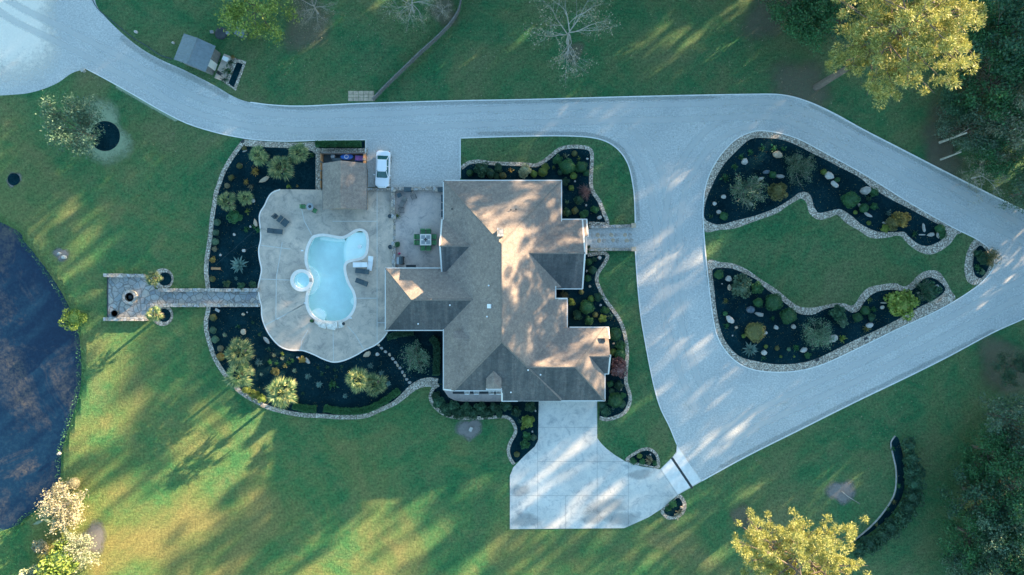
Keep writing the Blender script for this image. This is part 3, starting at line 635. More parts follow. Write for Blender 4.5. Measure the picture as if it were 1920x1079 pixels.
b = MB(); b.ribbon([tuple(Vector(P(x, y)[:2]) - Vector((loc.x, loc.y))) for x, y in smooth([(653, 443), (648, 455), (645.5, 468), (646, 480), (649, 493)], False, 4)], .42, -1.1, -.55); b.build('pool_step', M['poolpale'], pr)
b = MB(); b.ribbon([tuple(Vector(P(x, y)[:2]) - Vector((loc.x, loc.y))) for x, y in smooth([(598, 446), (620, 449), (645, 450)], False, 4)], .45, -1.1, -.5); b.build('pool_bench', M['poolpale'], pr)
for (x, y, r) in ((594, 594, 1.0), (664, 566, .55)):
    b = MB(); c = P(x, y) - loc; b.lathe((c.x, c.y, 0), [(r, -1.1), (r, -.55), (0, -.55)], 20); b.build('pool_step', M['poolpale'], pr)
b = MB(); c = P(566, 526.6) - loc; b.lathe((c.x, c.y, 0), [(2.05, -1.1), (2.05, -.6), (0, -.6)], 40)
b.build('pool_step', M['poolpale'], pr)
b = MB(); c = P(674, 463.5) - loc; b.lathe((c.x, c.y, 0), [(.24, -.22), (.24, .08), (.2, .1), (0, .1)], 20); b.build('bubbler', M['white'], pr, True)
# pale stone slabs stacked at the deep end of the pool
for i, (pts, zt) in enumerate([([(598, 604), (612, 603.5), (616, 609), (612, 617), (599, 613)], .42), ([(613, 605), (628, 604.5), (632, 610), (630, 619.5), (616, 617)], .52), ([(629, 604), (634, 603.5), (634.5, 616), (631, 617)], .46), ([(635.5, 603), (642, 602), (647, 606), (645.5, 614), (636, 616)], .40), ([(590, 601), (596, 602), (600, 606), (597, 610), (591, 606)], .3)]):
    b = MB(); q = [P(x, y)[:2] for x, y in pts]; b.prism(q, ZD, zt, bottom=True); cx_ = sum(p[0] for p in q) / len(q); cy_ = sum(p[1] for p in q) / len(q)
    b.prism([(cx_ + (p[0] - cx_) * .55 + .05, cy_ + (p[1] - cy_) * .5) for p in q], zt, zt + .1)
    tag(b.build('stone_slab', M['slab']), ['wide pale stone slab, second from left at the deep end of the pool', 'cracked pale stone slab in the middle of the pool waterfall row', 'narrow upright stone slab in the row at the deep end of the pool', 'smooth pale stone slab at the right end of the pool row', 'small pale stone at the left end of the pool row'][i], 'stone slab', 'stone slabs at the deep end of the pool')
# raised spa
sp_ = empty('hot_tub', P(566, 526.6, .4), 0, 'round raised white rimmed hot tub joined to the left of the pool', 'hot tub')
sp_.location.z = ZD
b = MB(); b.lathe((0, 0, 0), [(1.42, 0), (1.42, .42), (1.38, .45), (1.02, .45), (.98, .4), (.98, .1), (0, .1)], 44); b.build('rim', M['coping'], sp_)
b = MB(); b.lathe((0, 0, 0), [(.97, .12), (.97, .22), (.62, .22), (.60, .13), (0, .13)], 40); b.build('bench', M['pool'], sp_)
b = MB(); n_ = 40; b.add([(.975 * math.cos(2 * math.pi * k / n_), .975 * math.sin(2 * math.pi * k / n_), .36) for k in range(n_)], [tuple(range(n_))]); b.build('water', M['water'], sp_)
b = MB(); b.box((1.2, .05, .462), (.36, .5, .03)); b.build('spillway', M['rock'], sp_)

# ------------------------------------------------------------ fire pit plaza, bridge walk and walls
sheet('stone_terrace', [(204, 519), (285, 519), (291, 543), (330, 543), (488, 543), (488, 574), (330, 574), (291, 574), (285, 597), (204, 597)], .12, M['flag'], 'flagstone terrace and walk leading to the fire pit', 'terrace', sm=False)
def wallrib(pts, w, h, mat, label, nm='stone_wall'):
    """low wall with a slightly uneven coping"""
    b = MB(); q = [P(x, y)[:2] for x, y in pts]; b.ribbon(q, w, 0, h)
    A = Vector(q[0]); 
    for i in range(len(q) - 1):
        A = Vector(q[i]); C = Vector(q[i + 1]); Ln = (C - A).length; d = (C - A).normalized(); t_ = 0
        ang = math.atan2(d.y, d.x)
        while t_ < Ln:
            l = min(random.uniform(.35, .8), Ln - t_)
            if l > .15:
                p = A + d * (t_ + l / 2); b.box((p.x, p.y, h + .04), (l * .95, w * random.uniform(1.0, 1.2), .09 + random.uniform(0, .04)), ang + random.uniform(-.04, .04))
            t_ += l
    return tag(b.build(nm, mat), label, 'wall', 'low fieldstone walls')
wallrib([(198, 517), (274, 518)], .42, .45, M['stone'], 'low stone wall along the top of the fire pit terrace')
wallrib([(198, 599), (280, 598.5)], .42, .45, M['stone'], 'low stone wall along the bottom of the fire pit terrace')
wallrib([(300, 545), (488, 544.5)], .4, .4, M['stone'], 'long stone parapet on the upper side of the walk to the pool')
wallrib([(285, 573), (488, 573)], .4, .4, M['stone'], 'long stone parapet on the lower side of the walk to the pool')
ribbon('terrace_edge', [(203, 520), (203, 596)], .12, .16, M['dark'], 'dark metal edge on the pond side of the fire pit terrace', 'edging', sm=False)
for (x, y, l) in ((307.5, 524, 'upper'), (307, 592, 'lower')):
    sheet('pebble_ring', circle(x - 2, y, 20, 24), .05, M['pebble'], f'pebble ring of the {l} palm planter beside the walk', 'pebbles')
    sheet('mulch_circle', circle(x + (2 if l == 'upper' else 1), y, 12.5, 24), .065, M['mulch'], f'dark mulch inside the {l} palm planter beside the walk', 'mulch')
f = empty('fire_pit', P(246.7, 558), 0, 'round stone fire pit in the middle of the left terrace', 'fire pit')
b = MB(); b.lathe((0, 0, 0), [(.93, .12), (.93, .5), (.88, .54), (.58, .54), (.56, .5), (.56, .16), (0, .16)], 30); b.build('stone_ring', M['stone'], f)
b = MB(); b.lathe((0, 0, 0), [(.545, .2), (.545, .56), (.52, .56), (.52, .2)], 30)
for k in range(5): a = k * 1.3; b.tube([(-.3 * math.cos(a), -.3 * math.sin(a), .24 + .02 * k), (.3 * math.cos(a), .3 * math.sin(a), .3)], .05, 6)
b.build('iron_liner', M['dark'], f)
f = empty('metal_ring', P(218.4, 588.4), 0, 'thin dark metal fire ring standing near the lower terrace wall', 'ring')
b = MB(); b.lathe((0, 0, .12), [(.42, 0), (.44, .3), (.38, .3), (.36, .02), (0, .02)], 24); b.build('bowl', M['wood'], f)
b = MB(); b.lathe((0, 0, .12), [(.45, .3), (.45, .34), (.37, .34), (.37, .3)], 24); b.build('rim', M['dark'], f)
for i, (x, y, r) in enumerate([(214, 527.5, 8)]):
    patch('soot_stain', x, y, r, M['wet'], .124, 'dark damp stain on the terrace corner', 'stain')
# entrance walk
sheet('entry_walk', [(1096, 425), (1193, 425), (1193, 470), (1096, 470)], .045, M['gravel'], 'gravel entrance walk between two low stone walls', 'path', sm=False)
wallrib([(1104, 426.5), (1184, 425)], .34, .45, M['stone'], 'low stone wall on the upper side of the entrance walk')
wallrib([(1104, 469), (1184, 468.5)], .34, .45, M['stone'], 'low stone wall on the lower side of the entrance walk')
for (x, y, l) in ((1186, 424.5, 'upper'), (1186, 468.5, 'lower')):
    p = empty('stone_pillar', P(x, y), 0, f'square pale stone pillar at the drive end of the {l} entrance wall', 'pillar', 'entrance pillars')
    b = MB(); b.box((0, 0, .4), (.5, .5, .8)); b.build('shaft', M['stone'], p); b = MB(); b.box((0, 0, .85), (.56, .56, .1)); b.build('cap', M['tanrock'], p)
def stone(px_, py_, rx, ry, rot, h, mat, label, grp, nm='stepping_stone', cat='stepping stone', z=.05, n=7, pz=None):
    c = P(px_, py_); b = MB(); rr = [random.uniform(.78, 1.12) for _ in range(n)]
    def ring(k, zz): 
        out = []
        for i in range(n):
            a = 2 * math.pi * i / n; x = rx / S * rr[i] * k * math.cos(a); y = ry / S * rr[i] * k * math.sin(a)
            out.append((x * math.cos(rot) - y * math.sin(rot), x * math.sin(rot) + y * math.cos(rot), zz + random.uniform(-.12, .12) * h * (k < 1)))
        return out
    v = ring(.95, -.05) + ring(1.0, h * .5) + ring(.72, h * .92) + [(0, 0, h)]
    fs = [tuple(range(n))[::-1]]
    for j in range(2):
        for i in range(n): fs.append((j * n + i, j * n + (i + 1) % n, (j + 1) * n + (i + 1) % n, (j + 1) * n + i))
    for i in range(n): fs.append((2 * n + i, 2 * n + (i + 1) % n, 3 * n))
    b.add(v, fs); o = b.build(nm, mat); o.location = (c.x, c.y, z); return o
ORD = ['first', 'second', 'third', 'fourth', 'fifth', 'sixth', 'seventh', 'eighth', 'ninth', 'tenth', 'eleventh', 'twelfth', 'thirteenth', 'fourteenth', 'fifteenth', 'sixteenth', 'seventeenth', 'eighteenth', 'nineteenth', 'twentieth']
k = 0
for row, y in ((0, 442), (1, 452)):
    for i in range(9):
        o = stone(1112 + i * 8.6 + row * 3, y + random.uniform(-1, 1), 4.3, 4.8, random.uniform(0, 3), .04, [M['palerock'], M['tanrock'], M['rock']][k % 3], '', '')
        tag(o, f'flat stepping stone in the {"upper" if row == 0 else "lower"} row of the entrance walk, {ORD[i]} from the house', 'stepping stone', 'stepping stones in the entrance walk'); k += 1
for i, (x, y) in enumerate([(592, 255), (622, 290), (662, 325), (705, 355), (737, 397), (767, 433), (787, 463), (812, 490), (835, 533), (857, 565), (877, 605), (908, 637)]):
    o = stone(600 + x / 5.396, 600 + y / 5.396, 3.6, 2.8, random.uniform(0, 3), .06, M['rock'] if i % 3 else M['tanrock'], '', '')
    tag(o, f'flat stepping stone in the dark bed by the deck, {ORD[i]} from the pool', 'stepping stone', 'stepping stones from pool deck to lawn')
pv = empty('paver_pad', P(677, 181), 0, 'small pad of square tan pavers at the foot of the fence', 'paving')
b = MB(); 
for i in range(5):
    for j in range(3):
        if j == 0 and i == 4 and False: continue
        b.box(((i - 2) * .66, (j - 1) * .44, .02), (.61, .40, .05), 0, 0)
b.build('pavers', M['tanrock'], pv)

# ------------------------------------------------------------ house
hs = empty('brick_house', (0, 0, 0), 0, 'large house with brown shingled hip roofs, dormers and cream walls', 'house')
rf = MB(); fa = MB(); wl = MB()
def facepoly(mb, pts, zf):
    v = [G(x, y, zf(x, y)) for x, y in pts]
    n = Vector((0, 0, 0))
    for i in range(len(v)): a = v[i]; c = v[(i + 1) % len(v)]; n += a.cross(c)
    if n.z < 0: v = v[::-1]
    mb.add(v, [tuple(range(len(v)))])
def edgeband(mb, pts, zf, h=.2, w=.09):
    """white fascia below a roof edge, standing a little proud"""
    for i in range(len(pts) - 1):
        a = G(*pts[i]); c = G(*pts[i + 1]); za = zf(*pts[i]); zc = zf(*pts[i + 1])
        d = (c - a); d.normalize(); n = Vector((-d.y, d.x, 0)) * w
        v = []
        for (p, z) in ((a - d * w * .5, za), (c + d * w * .5, zc)):
            v += [(p.x - n.x, p.y - n.y, z - h), (p.x + n.x, p.y + n.y, z - h), (p.x + n.x, p.y + n.y, z + .015), (p.x - n.x, p.y - n.y, z + .015)]
        mb.add(v, [(0, 1, 2, 3), (7, 6, 5, 4), (0, 4, 5, 1), (1, 5, 6, 2), (2, 6, 7, 3), (3, 7, 4, 0)])
zW = lambda x, y: 3.27 + .7 * (x - 836.6) / S
zE = lambda x, y: 8.3 - .7 * (x - 942.5) / S
zN = lambda x, y: 3.27 + .624 * (y - 347) / S
zS = lambda x, y: 8.3 - .657 * (y - 631.5) / S
facepoly(rf, [(836.6, 347), (1049, 347), (942.5, 466)], zN)
facepoly(rf, [(836.6, 347), (942.5, 466), (942.5, 631.5), (855.9, 724), (836.6, 724)], zW)
facepoly(rf, [(942.5, 631.5), (1049, 744.7), (942, 744.7), (942, 724), (855.9, 724)], zS)
facepoly(rf, [(942.5, 466), (1049, 347), (1049, 540), (1038, 540), (1038, 560), (1060, 560), (1060, 640), (1049, 744.7), (942.5, 631.5)], zE)
edgeband(fa, [(836.6, 347), (1049, 347)], zN); edgeband(fa, [(836.6, 724), (836.6, 347)], zW)
edgeband(fa, [(1049, 347), (1049, 420)], zE); edgeband(fa, [(1038, 538), (1038, 560), (1060, 560), (1060, 614)], zE)
edgeband(fa, [(836.6, 724), (855.9, 724)], zW); edgeband(fa, [(855.9, 724), (942, 724), ], zS); edgeband(fa, [(942, 724), (942, 744.7), (970, 744.7)], zS)
def gable(mb, x0, x1, y0, y1, ze, pitch, ax, h0=0, h1=0, band='', fb=None, endface=True, hz=.0):
    """roof over a rectangle in plan pixels. ax: ridge axis. h0/h1: hip run (px) at low/high end"""
    fb = fb or fa
    if ax == 'x':
        half = (y1 - y0) / 2; ym = (y0 + y1) / 2; zr = ze + pitch * half / S
        R0 = (x0 + h0, ym); R1 = (x1 - h1, ym)
        V = {'a': G(x0, y0, ze), 'b': G(x1, y0, ze), 'c': G(x1, y1, ze), 'd': G(x0, y1, ze), 'r': G(*R0, zr), 's': G(*R1, zr)}
    else:
        half = (x1 - x0) / 2; xm = (x0 + x1) / 2; zr = ze + pitch * half / S
        R0 = (xm, y0 + h0); R1 = (xm, y1 - h1)
        V = {'a': G(x1, y0, ze), 'b': G(x1, y1, ze), 'c': G(x0, y1, ze), 'd': G(x0, y0, ze), 'r': G(*R0, zr), 's': G(*R1, zr)}
    for f_ in ('abs r', 'dcs r', 'dar', 'bcs'):
        f_ = f_.replace(' ', ''); v = [V[q] for q in f_]
        if f_ == 'dar' and h0 == 0: continue
        if f_ == 'bcs' and h1 == 0: continue
        n = Vector((0, 0, 0))
        for i in range(len(v)): n += v[i].cross(v[(i + 1) % len(v)])
        if n.z < 0: v = v[::-1]
        mb.add(v, [tuple(range(len(v)))])
    def bb(p, q):
        d = (q - p); dd = d.normalized(); w = Vector((-dd.y, dd.x, 0)).normalized() * .09; v = []
        for r_ in (p - dd * .04, q + dd * .04):
            v += [(r_.x - w.x, r_.y - w.y, r_.z - .2), (r_.x + w.x, r_.y + w.y, r_.z - .2), (r_.x + w.x, r_.y + w.y, r_.z + .015), (r_.x - w.x, r_.y - w.y, r_.z + .015)]
        fb.add(v, [(0, 1, 2, 3), (7, 6, 5, 4), (0, 4, 5, 1), (1, 5, 6, 2), (2, 6, 7, 3), (3, 7, 4, 0)])
    for e in band.split():
        bb(V[e[0]], V[e[1]])
    return V
def gend(mb, p, q, r, t=.0):
    mb.add([p, q, r], [(0, 1, 2)])
CAPS = []
V = gable(rf, 731.6, 895, 505.2, 617, 3.2, .7, 'x', 52, 0, 'ab cd da'); CAPS.append((V, 'rs ar dr'))
V = gable(rf, 833.5, 892, 417.3, 515.9, 3.29, .7, 'x', 0, 0, 'dr ra'); CAPS.append((V, 'rs')); gend(wl, V['a'] + Vector((.3, 0, -.1)), V['d'] + Vector((.3, 0, -.1)), V['r'] + Vector((.3, 0, -.1)))
V = gable(rf, 960, 1087.5, 417, 542, 3.1, .7, 'x', 0, 0, 'cd bs sc'); CAPS.append((V, 'rs')); gend(wl, V['b'] - Vector((.3, 0, .1)), V['c'] - Vector((.3, 0, .1)), V['s'] - Vector((.3, 0, .1)))
facepoly(rf, [(1087, 417), (1095, 417), (1095, 449), (1087, 449)], lambda x, y: 3.1 + .7 * (y - 417) / S - .003)
edgeband(fa, [(1038, 417), (1095, 417), (1095, 449)], lambda x, y: 3.1 + .7 * (y - 417) / S)
edgeband(fa, [(1095, 449), (1095, 479)], lambda x, y: 2.9)
V = gable(rf, 965, 1128, 612.4, 744.7, 3.0, .7, 'x', 0, 57.5, 'bc cd'); CAPS.append((V, 'rs sb sc'))
facepoly(rf, [(1100, 612.4), (1134.5, 612.4), (1134.5, 631), (1100, 631)], lambda x, y: 3.0 + .7 * (y - 612.4) / S + .004)
edgeband(fa, [(1065, 612.4), (1134.5, 612.4), (1134.5, 631)], lambda x, y: 3.0 + .7 * (y - 612.4) / S)
V = gable(rf, 1085, 1134.5, 628, 696, 3.05, .7, 'x', 0, 0, 'cs'); CAPS.append((V, 'rs')); gend(wl, V['b'] - Vector((.25, 0, .1)), V['c'] - Vector((.25, 0, .1)), V['s'] - Vector((.25, 0, .1)))
edgeband(fa, [(1134.5, 660), (1134.5, 696), (1128, 696)], lambda x, y: 3.05 if y > 690 else 3.05 + .7 * (696 - y) / S - .02)
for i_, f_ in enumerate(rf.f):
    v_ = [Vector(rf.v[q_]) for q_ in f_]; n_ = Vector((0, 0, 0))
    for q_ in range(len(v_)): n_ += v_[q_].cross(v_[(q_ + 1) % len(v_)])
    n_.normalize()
    if n_.y < -.35: rf.m[i_] = 1  # south-facing slopes take the shingles with shade painted in
capm = MB()
def capline(a, c):
    d = c - a; w = Vector((-d.y, d.x, 0)).normalized() * .13; u_ = Vector((0, 0, .05)); dn = Vector((0, 0, -.03))
    capm.add([a - w + dn, a + u_, a + w + dn, c - w + dn, c + u_, c + w + dn], [(0, 1, 4, 3), (1, 2, 5, 4)])
def zmin(x, y): return min(zW(x, y), zE(x, y), zN(x, y), zS(x, y))
for (p_, q_) in (((836.6, 347), (942.5, 466)), ((1049, 347), (942.5, 466)), ((942.5, 466), (942.5, 631.5)), ((942.5, 631.5), (1000, 692)), ((942.5, 631.5), (855.9, 724))):
    capline(G(*p_, zmin(*p_)), G(*q_, zmin(*q_)))
for (V_, es_) in CAPS:
    for e_ in es_.split(): capline(V_[e_[0]], V_[e_[1]])
rf.build('roof', [M['shingle'], M['shingle_shaded']], hs); capm.build('ridge_cap', M['cap'], hs); fa.build('gutter', M['trim'], hs)
# walls under the eaves
for (x0, x1, y0, y1, zt) in [(845, 1040, 356, 714, 3.15), (741, 860, 514, 608, 3.05), (842, 880, 425, 507, 3.2), (1000, 1078, 426, 533, 2.95), (1000, 1052, 568, 640, 2.6), (950, 1119, 621, 736, 2.9), (1080, 1127, 636, 688, 2.95)]:
    a = G(x0, y0); c = G(x1, y1); wl.box(((a.x + c.x) / 2, (a.y + c.y) / 2, zt / 2), (abs(c.x - a.x), abs(c.y - a.y), zt))
wl.build('wall', M['wall'], hs)
# dormers
for (x0, x1, y0, y1, ze_, ax, h0, h1, bd) in ((857, 900, 616, 643, 4.95, 'x', 0, 0, ''), (914.5, 941.5, 672, 719, 5.25, 'y', 0, 14, 'bc')):
    d = MB(); t_ = MB(); w_ = MB()
    V = gable(d, x0, x1, y0, y1, ze_, .7, ax, h0, h1, bd, t_)
    if ax == 'x':
        gend(w_, V['a'] + Vector((.15, 0, -.06)), V['d'] + Vector((.15, 0, -.06)), V['r'] + Vector((.15, 0, -.06)))
    a = G(x0 + 2, y0 + 2); c = G(x1 - 2, y1 - 2); w_.box(((a.x + c.x) / 2, (a.y + c.y) / 2, ze_ - .75), (abs(c.x - a.x), abs(c.y - a.y), 1.45))
    o = d.build('dormer', M['shingle'], hs); t_.build('gutter', M['trim'], o); w_.build('wall', M['trim'], o)
ch = MB(); c = G(940.5, 447); ch.box((c.x, c.y, 8.2), (.62, .85, 2.0)); o = ch.build('chimney', M['wall'], hs)
ch = MB(); ch.box((c.x, c.y, 9.25), (.74, .98, .12)); ch.build('chimney_cap', M['stone'], o)
ch = MB(); p = G(938, 459); ch.add([(p.x - .7, p.y + .5, 7.4), (p.x + .7, p.y + .5, 7.4), (p.x, p.y + .5, 8.3), (p.x, p.y - .3, 8.32)], [(0, 1, 2), (0, 2, 3), (1, 3, 2)]); ch.build('cricket', M['shingle'], o)
# skylight box and vents
c = G(921, 572); zz = zW(921, 0); o = MB(); o.box((c.x, c.y, zz + .08), (.5, .5, .2), 0, 0, 0, -.61); o.build('skylight', M['white'], hs)
for (x, y, fn) in [(920, 536.5, zW), (917, 590, zW), (853, 400, zW), (851, 571, lambda x, y: 3.2 + .7 * (617 - y) / S), (792, 605, lambda x, y: 3.2 + .7 * (617 - y) / S), (1010, 693, lambda x, y: 3.0 + .7 * (744.7 - y) / S), (988, 684, zS), (958, 727, lambda x, y: zS(x, y)), (958, 404, zN), (967, 403, zN)]:
    c = G(x, y); z = fn(x, y); o = MB(); o.lathe((c.x, c.y, z - .1), [(.05, 0), (.05, .3), (.1, .3), (.1, .36), (0, .4)], 10); o.build('vent_pipe', M['white'] if y > 410 else M['dark'], hs)
# doors and windows on the walls
def win(cx, cy, nx_, ny_, w=1.2, h=1.3, z=1.6, nm='window'):
    c = G(cx, cy); a = math.atan2(ny_, nx_) + math.pi / 2
    f_ = MB(); f_.box((c.x + nx_ * .03, c.y + ny_ * .03, z), (w + .16, .08, h + .16), a); o = f_.build(nm, M['trim'], hs)
    g_ = MB(); g_.box((c.x + nx_ * .06, c.y + ny_ * .06, z), (w, .06, h), a); g_.build('pane', M['glass'], o)
for q in [(870, 356, 0, 1), (920, 356, 0, 1), (970, 356, 0, 1), (1015, 356, 0, 1), (845, 380, -1, 0), (845, 400, -1, 0), (845, 560, -1, 0), (845, 660, -1, 0), (845, 690, -1, 0), (741, 540, -1, 0), (741, 580, -1, 0), (770, 608, 0, -1), (810, 608, 0, -1), (870, 714, 0, -1), (900, 714, 0, -1), (925, 714, 0, -1), (1078, 500, 1, 0), (1052, 600, 1, 0), (1127, 662, 1, 0), (1119, 715, 1, 0)]: win(*q)
for cx_ in (1040, 1090):
    c = G(cx_, 736); d = MB(); d.box((c.x, c.y - .03, 1.15), (2.7, .07, 2.25)); d.build('garage_door', M['trim'], hs)
c = G(1078, 448); d = MB(); d.box((c.x + .03, c.y, 1.1), (.07, 1.6, 2.2)); d.build('front_door', M['wood'], hs)
# porch
sheet('porch', [(831, 722), (943, 722), (943, 753.5), (868, 753.5), (852, 751), (841, 745), (834, 735), (831, 726)], .18, M['patio'], 'concrete porch slab with a rounded corner below the house', 'porch', sm=False)
sheet('porch_shade', [(849, 724), (941, 724), (941, 739), (849, 739)], .19, M['dark'], 'dark sheet painted as the shade on the porch under the eave', 'mat', sm=False)  # dark sheet painting the eave's shade onto the porch

# ------------------------------------------------------------ pool hut with storage yard
ht = empty('pool_hut', (0, 0, 0), 0, 'small pool hut with a brown shingled gable roof beside the deck', 'hut')
d = MB(); t_ = MB(); V = gable(d, 615.5, 695, 314, 398.4, 2.6, .7, 'y', 0, 0, '', t_); d.build('roof', M['shingle'], ht)
for (A, B) in (('d', 'c'), ('a', 'b')):
    p, q = V[A], V[B]; t_.box(((p.x + q.x) / 2, (p.y + q.y) / 2, p.z - .1), (.08, abs(p.y - q.y), .18))
t_.build('gutter', M['wood'], ht)
d = MB(); a = G(620, 318); c = G(690, 394); d.box(((a.x + c.x) / 2, (a.y + c.y) / 2, 1.25), (abs(a.x - c.x), abs(a.y - c.y), 2.5))
for yy in (318, 394): d.add([G(620, yy, 2.5), G(690, yy, 2.5), G(655, yy, 4.3)], [(0, 1, 2)])
d.build('wall', M['wall'], ht)
sheet('storage_yard', [(604, 288), (686, 288), (686, 315), (604, 315)], .07, M['darkfab'], 'dark floor of the storage yard behind the pool hut', 'yard', sm=False)
for pts, mt, l, w in (([(684.5, 290), (684.5, 312)], 'orangewood', 'short cedar fence panel on the drive side of the storage yard', .22), ([(603.5, 289), (603.5, 356)], 'orangewood', 'low cedar panel along the left wall of the pool hut', .14), ([(604, 289), (683, 289)], 'wood', 'weathered panel along the top of the storage yard', .12)):
    wallm = MB(); q = [P(x, y, .6)[:2] for x, y in pts]; wallm.ribbon(q, w, 0, 1.2); A, B = Vector(q[0]), Vector(q[1]); n_ = int((B - A).length / 1.2) + 1
    f = empty('wooden_fence', (0, 0, 0), 0, l, 'fence', 'cedar panels by the pool hut'); wallm.build('board_panel', M[mt], f)
    pm = MB()
    for i in range(n_ + 1): p = A + (B - A) * i / n_; pm.box((p.x, p.y, .66), (w + .05, w + .05, 1.32))
    pm.build('posts', M['wood'], f)
# kayaks and tarp
def kayak(x, y, L_, w, mat, label, rz, mat2=None, z=.35):
    k_ = empty('kayak', P(x, y, .5), rz, label, 'kayak'); k_.location.z = .1
    b = MB(); vs = []; n = 12; st = 11
    for i in range(st):
        t = i / (st - 1) * 2 - 1; r = (1 - abs(t) ** 2.6) ** .5 if abs(t) < 1 else 0.0; r = max(r, .04)
        for j in range(n):
            a = 2 * math.pi * j / n; vs.append((t * L_ / 2, math.cos(a) * w / 2 * r, z + math.sin(a) * .2 * r + .06 * t * t))
    fs = [(i * n + j, i * n + (j + 1) % n, (i + 1) * n + (j + 1) % n, (i + 1) * n + j) for i in range(st - 1) for j in range(n)]
    b.add(vs, fs + [tuple(range(n))[::-1], tuple(range(n * (st - 1), n * st))]); b.build('hull', mat, k_, True)
    c_ = MB(); c_.lathe((0, 0, z + .16), [(.26, 0), (.28, .06), (.22, .07), (.2, .02), (0, 0)], 14); c_.build('cockpit', M['white'], k_); return k_
kayak(650, 295, 1.7, .75, M['blue'], 'short blue plastic kayak lying in the storage yard', .05)
tp = empty('striped_tarp', P(674, 297, .6), -.05, 'purple and pink striped cover lying in the storage yard', 'cover'); tp.location.z = 0
b = MB(); b.box((0, 0, .3), (1.35, .75, .45), 0, 0, 0, 0, .8); b.build('bundle', M['blue'], tp); b = MB()
for i in range(4): b.box((0, -.24 + i * .15, .535), (1.1, .06, .02))
b.build('stripes', M['pink'], tp)
b = MB(); b.lathe((0, 0, 0), [(.26, 0), (.28, .5), (.3, .52), (.24, .58), (0, .6)], 16); o = b.build('lidded_bin', M['copper'], None, True); o.location = P(624, 294, .6); o.location.z = .07; tag(o, 'round grey lidded bin in the storage yard', 'bin')
b = MB(); b.box((0, 0, 0), (1.0, .1, .08)); o = b.build('pole', M['white']); o.location = P(628, 307, .6); o.location.z = .62; tag(o, 'short white pole lying across the storage yard', 'pole')
b = MB(); b.box((0, 0, .3), (1.1, .3, .6)); b.box((0, 0, .62), (1.16, .36, .05)); o = b.build('bench_box', M['darkfab']); o.location = P(632, 300, .6); o.location.z = .07; tag(o, 'dark bench box behind the white pole in the yard', 'box')

# ------------------------------------------------------------ shed at upper left
ang = math.atan2(-(86 - 61), (404 - 341))
shd = empty('garden_shed', P(364, 99, 2.6), ang, 'small garden shed with ribbed grey metal roof beside the upper drive', 'shed'); shd.location.z = 0
b = MB(); Lx, Ly = 4.35 * .97, 3.55 * .97
for s_ in (-1, 1):
    b.add([(0, -Ly / 2, 3.1), (0, Ly / 2, 3.1), (s_ * Lx / 2, Ly / 2, 2.45), (s_ * Lx / 2, -Ly / 2, 2.45)], [(0, 1, 2, 3) if s_ < 0 else (3, 2, 1, 0)])
    for i in range(12):
        y_ = -Ly / 2 + .12 + i * (Ly - .2) / 11; b.tube([(0, y_, 3.12), (s_ * Lx / 2, y_, 2.47)], .022, 4)
b.tube([(0, -Ly / 2, 3.12), (0, Ly / 2, 3.12)], .07, 6); b.build('roof', M['metalroof'], shd)
b = MB(); b.box((0, 0, 1.22), (Lx - .5, Ly - .5, 2.44)); b.build('wall', M['wood'], shd)
b = MB(); b.box((2.85, -.05, .08), (1.25, 3.3, .16)); b.build('porch_slab', M['deck'], shd)
b = MB(); b.box((Lx / 2 - .22, -.4, 1.0), (.06, .9, 2.0)); b.build('door', M['trim'], shd)
def localshed(x, y, z=0): return shd.matrix_world
MW = Matrix.Translation(P(364, 99, 2.6)) @ Matrix.Rotation(ang, 4, 'Z')
def sh(x, y, z): v = MW @ Vector((x, y, 0)); v.z = z; return v
b = MB(); b.box((0, 0, .22), (.7, .45, .44)); b.box((0, 0, .46), (.74, .5, .05)); o = b.build('cooler_box', M['white']); o.location = sh(2.85, 1.0, .16); o.rotation_euler.z = ang; tag(o, 'white cooler box on the slab beside the shed', 'cooler')
pc = empty('garden_chair', sh(2.9, -1.0, .16), 1.0, 'small dark chair on the slab beside the shed', 'chair')
b = MB(); b.box((0, 0, .4), (.4, .4, .05)); b.build('seat', M['dark'], pc); b = MB(); b.box((0, .2, .65), (.4, .05, .5)); b.build('backrest', M['dark'], pc)
for a_, c_ in ((-.17, -.17), (.17, -.17), (-.17, .17), (.17, .17)): b = MB(); b.box((a_, c_, .2), (.04, .04, .4)); b.build('leg', M['dark'], pc)
q = [sh(3.5, 1.6, 0)[:2], sh(5.2, 1.75, 0)[:2], sh(5.3, -2.2, 0)[:2], sh(3.5, -1.8, 0)[:2]]
b = MB(); b.prism(q, -.05, .05); tag(b.build('pebble_border', M['pebble']), 'stone rim of the small pond bed beside the shed', 'pebbles', kind='structure')
q = [sh(4.1, 1.2, 0)[:2], sh(4.9, 1.3, 0)[:2], sh(4.9, -1.9, 0)[:2], sh(4.1, -1.7, 0)[:2]]
b = MB(); b.prism(q, -.05, .065); tag(b.build('mulch_bed', M['mulch']), 'narrow dark planted trough beside the shed', 'mulch', kind='structure')
b = MB(); b.lathe((0, 0, 0), [(.72, .0), (.8, .1), (.6, .16), (.2, .1), (0, .1)], 14); o = b.build('fire_bowl', M['dark']); o.location = P(415, 64); tag(o, 'low black bowl on the grass above the shed', 'bowl')
for (x, y, l) in ((398.5, 62, 'left'), (428, 64, 'right')):
    b = MB(); b.box((0, 0, .14), (.4, .3, .28)); b.box((0, .1, .3), (.4, .08, .2)); o = b.build('stone_seat', M['copper']); o.location = P(x, y); tag(o, f'small grey block {l} of the black bowl', 'block')
b = MB(); b.box((0, 0, .45), (1.15, .85, .9)); b.box((0, 0, .93), (1.25, .95, .08)); o = b.build('utility_box', M['metalroof']); o.location = P(455, 66); o.rotation_euler.z = -.4; tag(o, 'square grey utility box above and right of the shed', 'utility box')

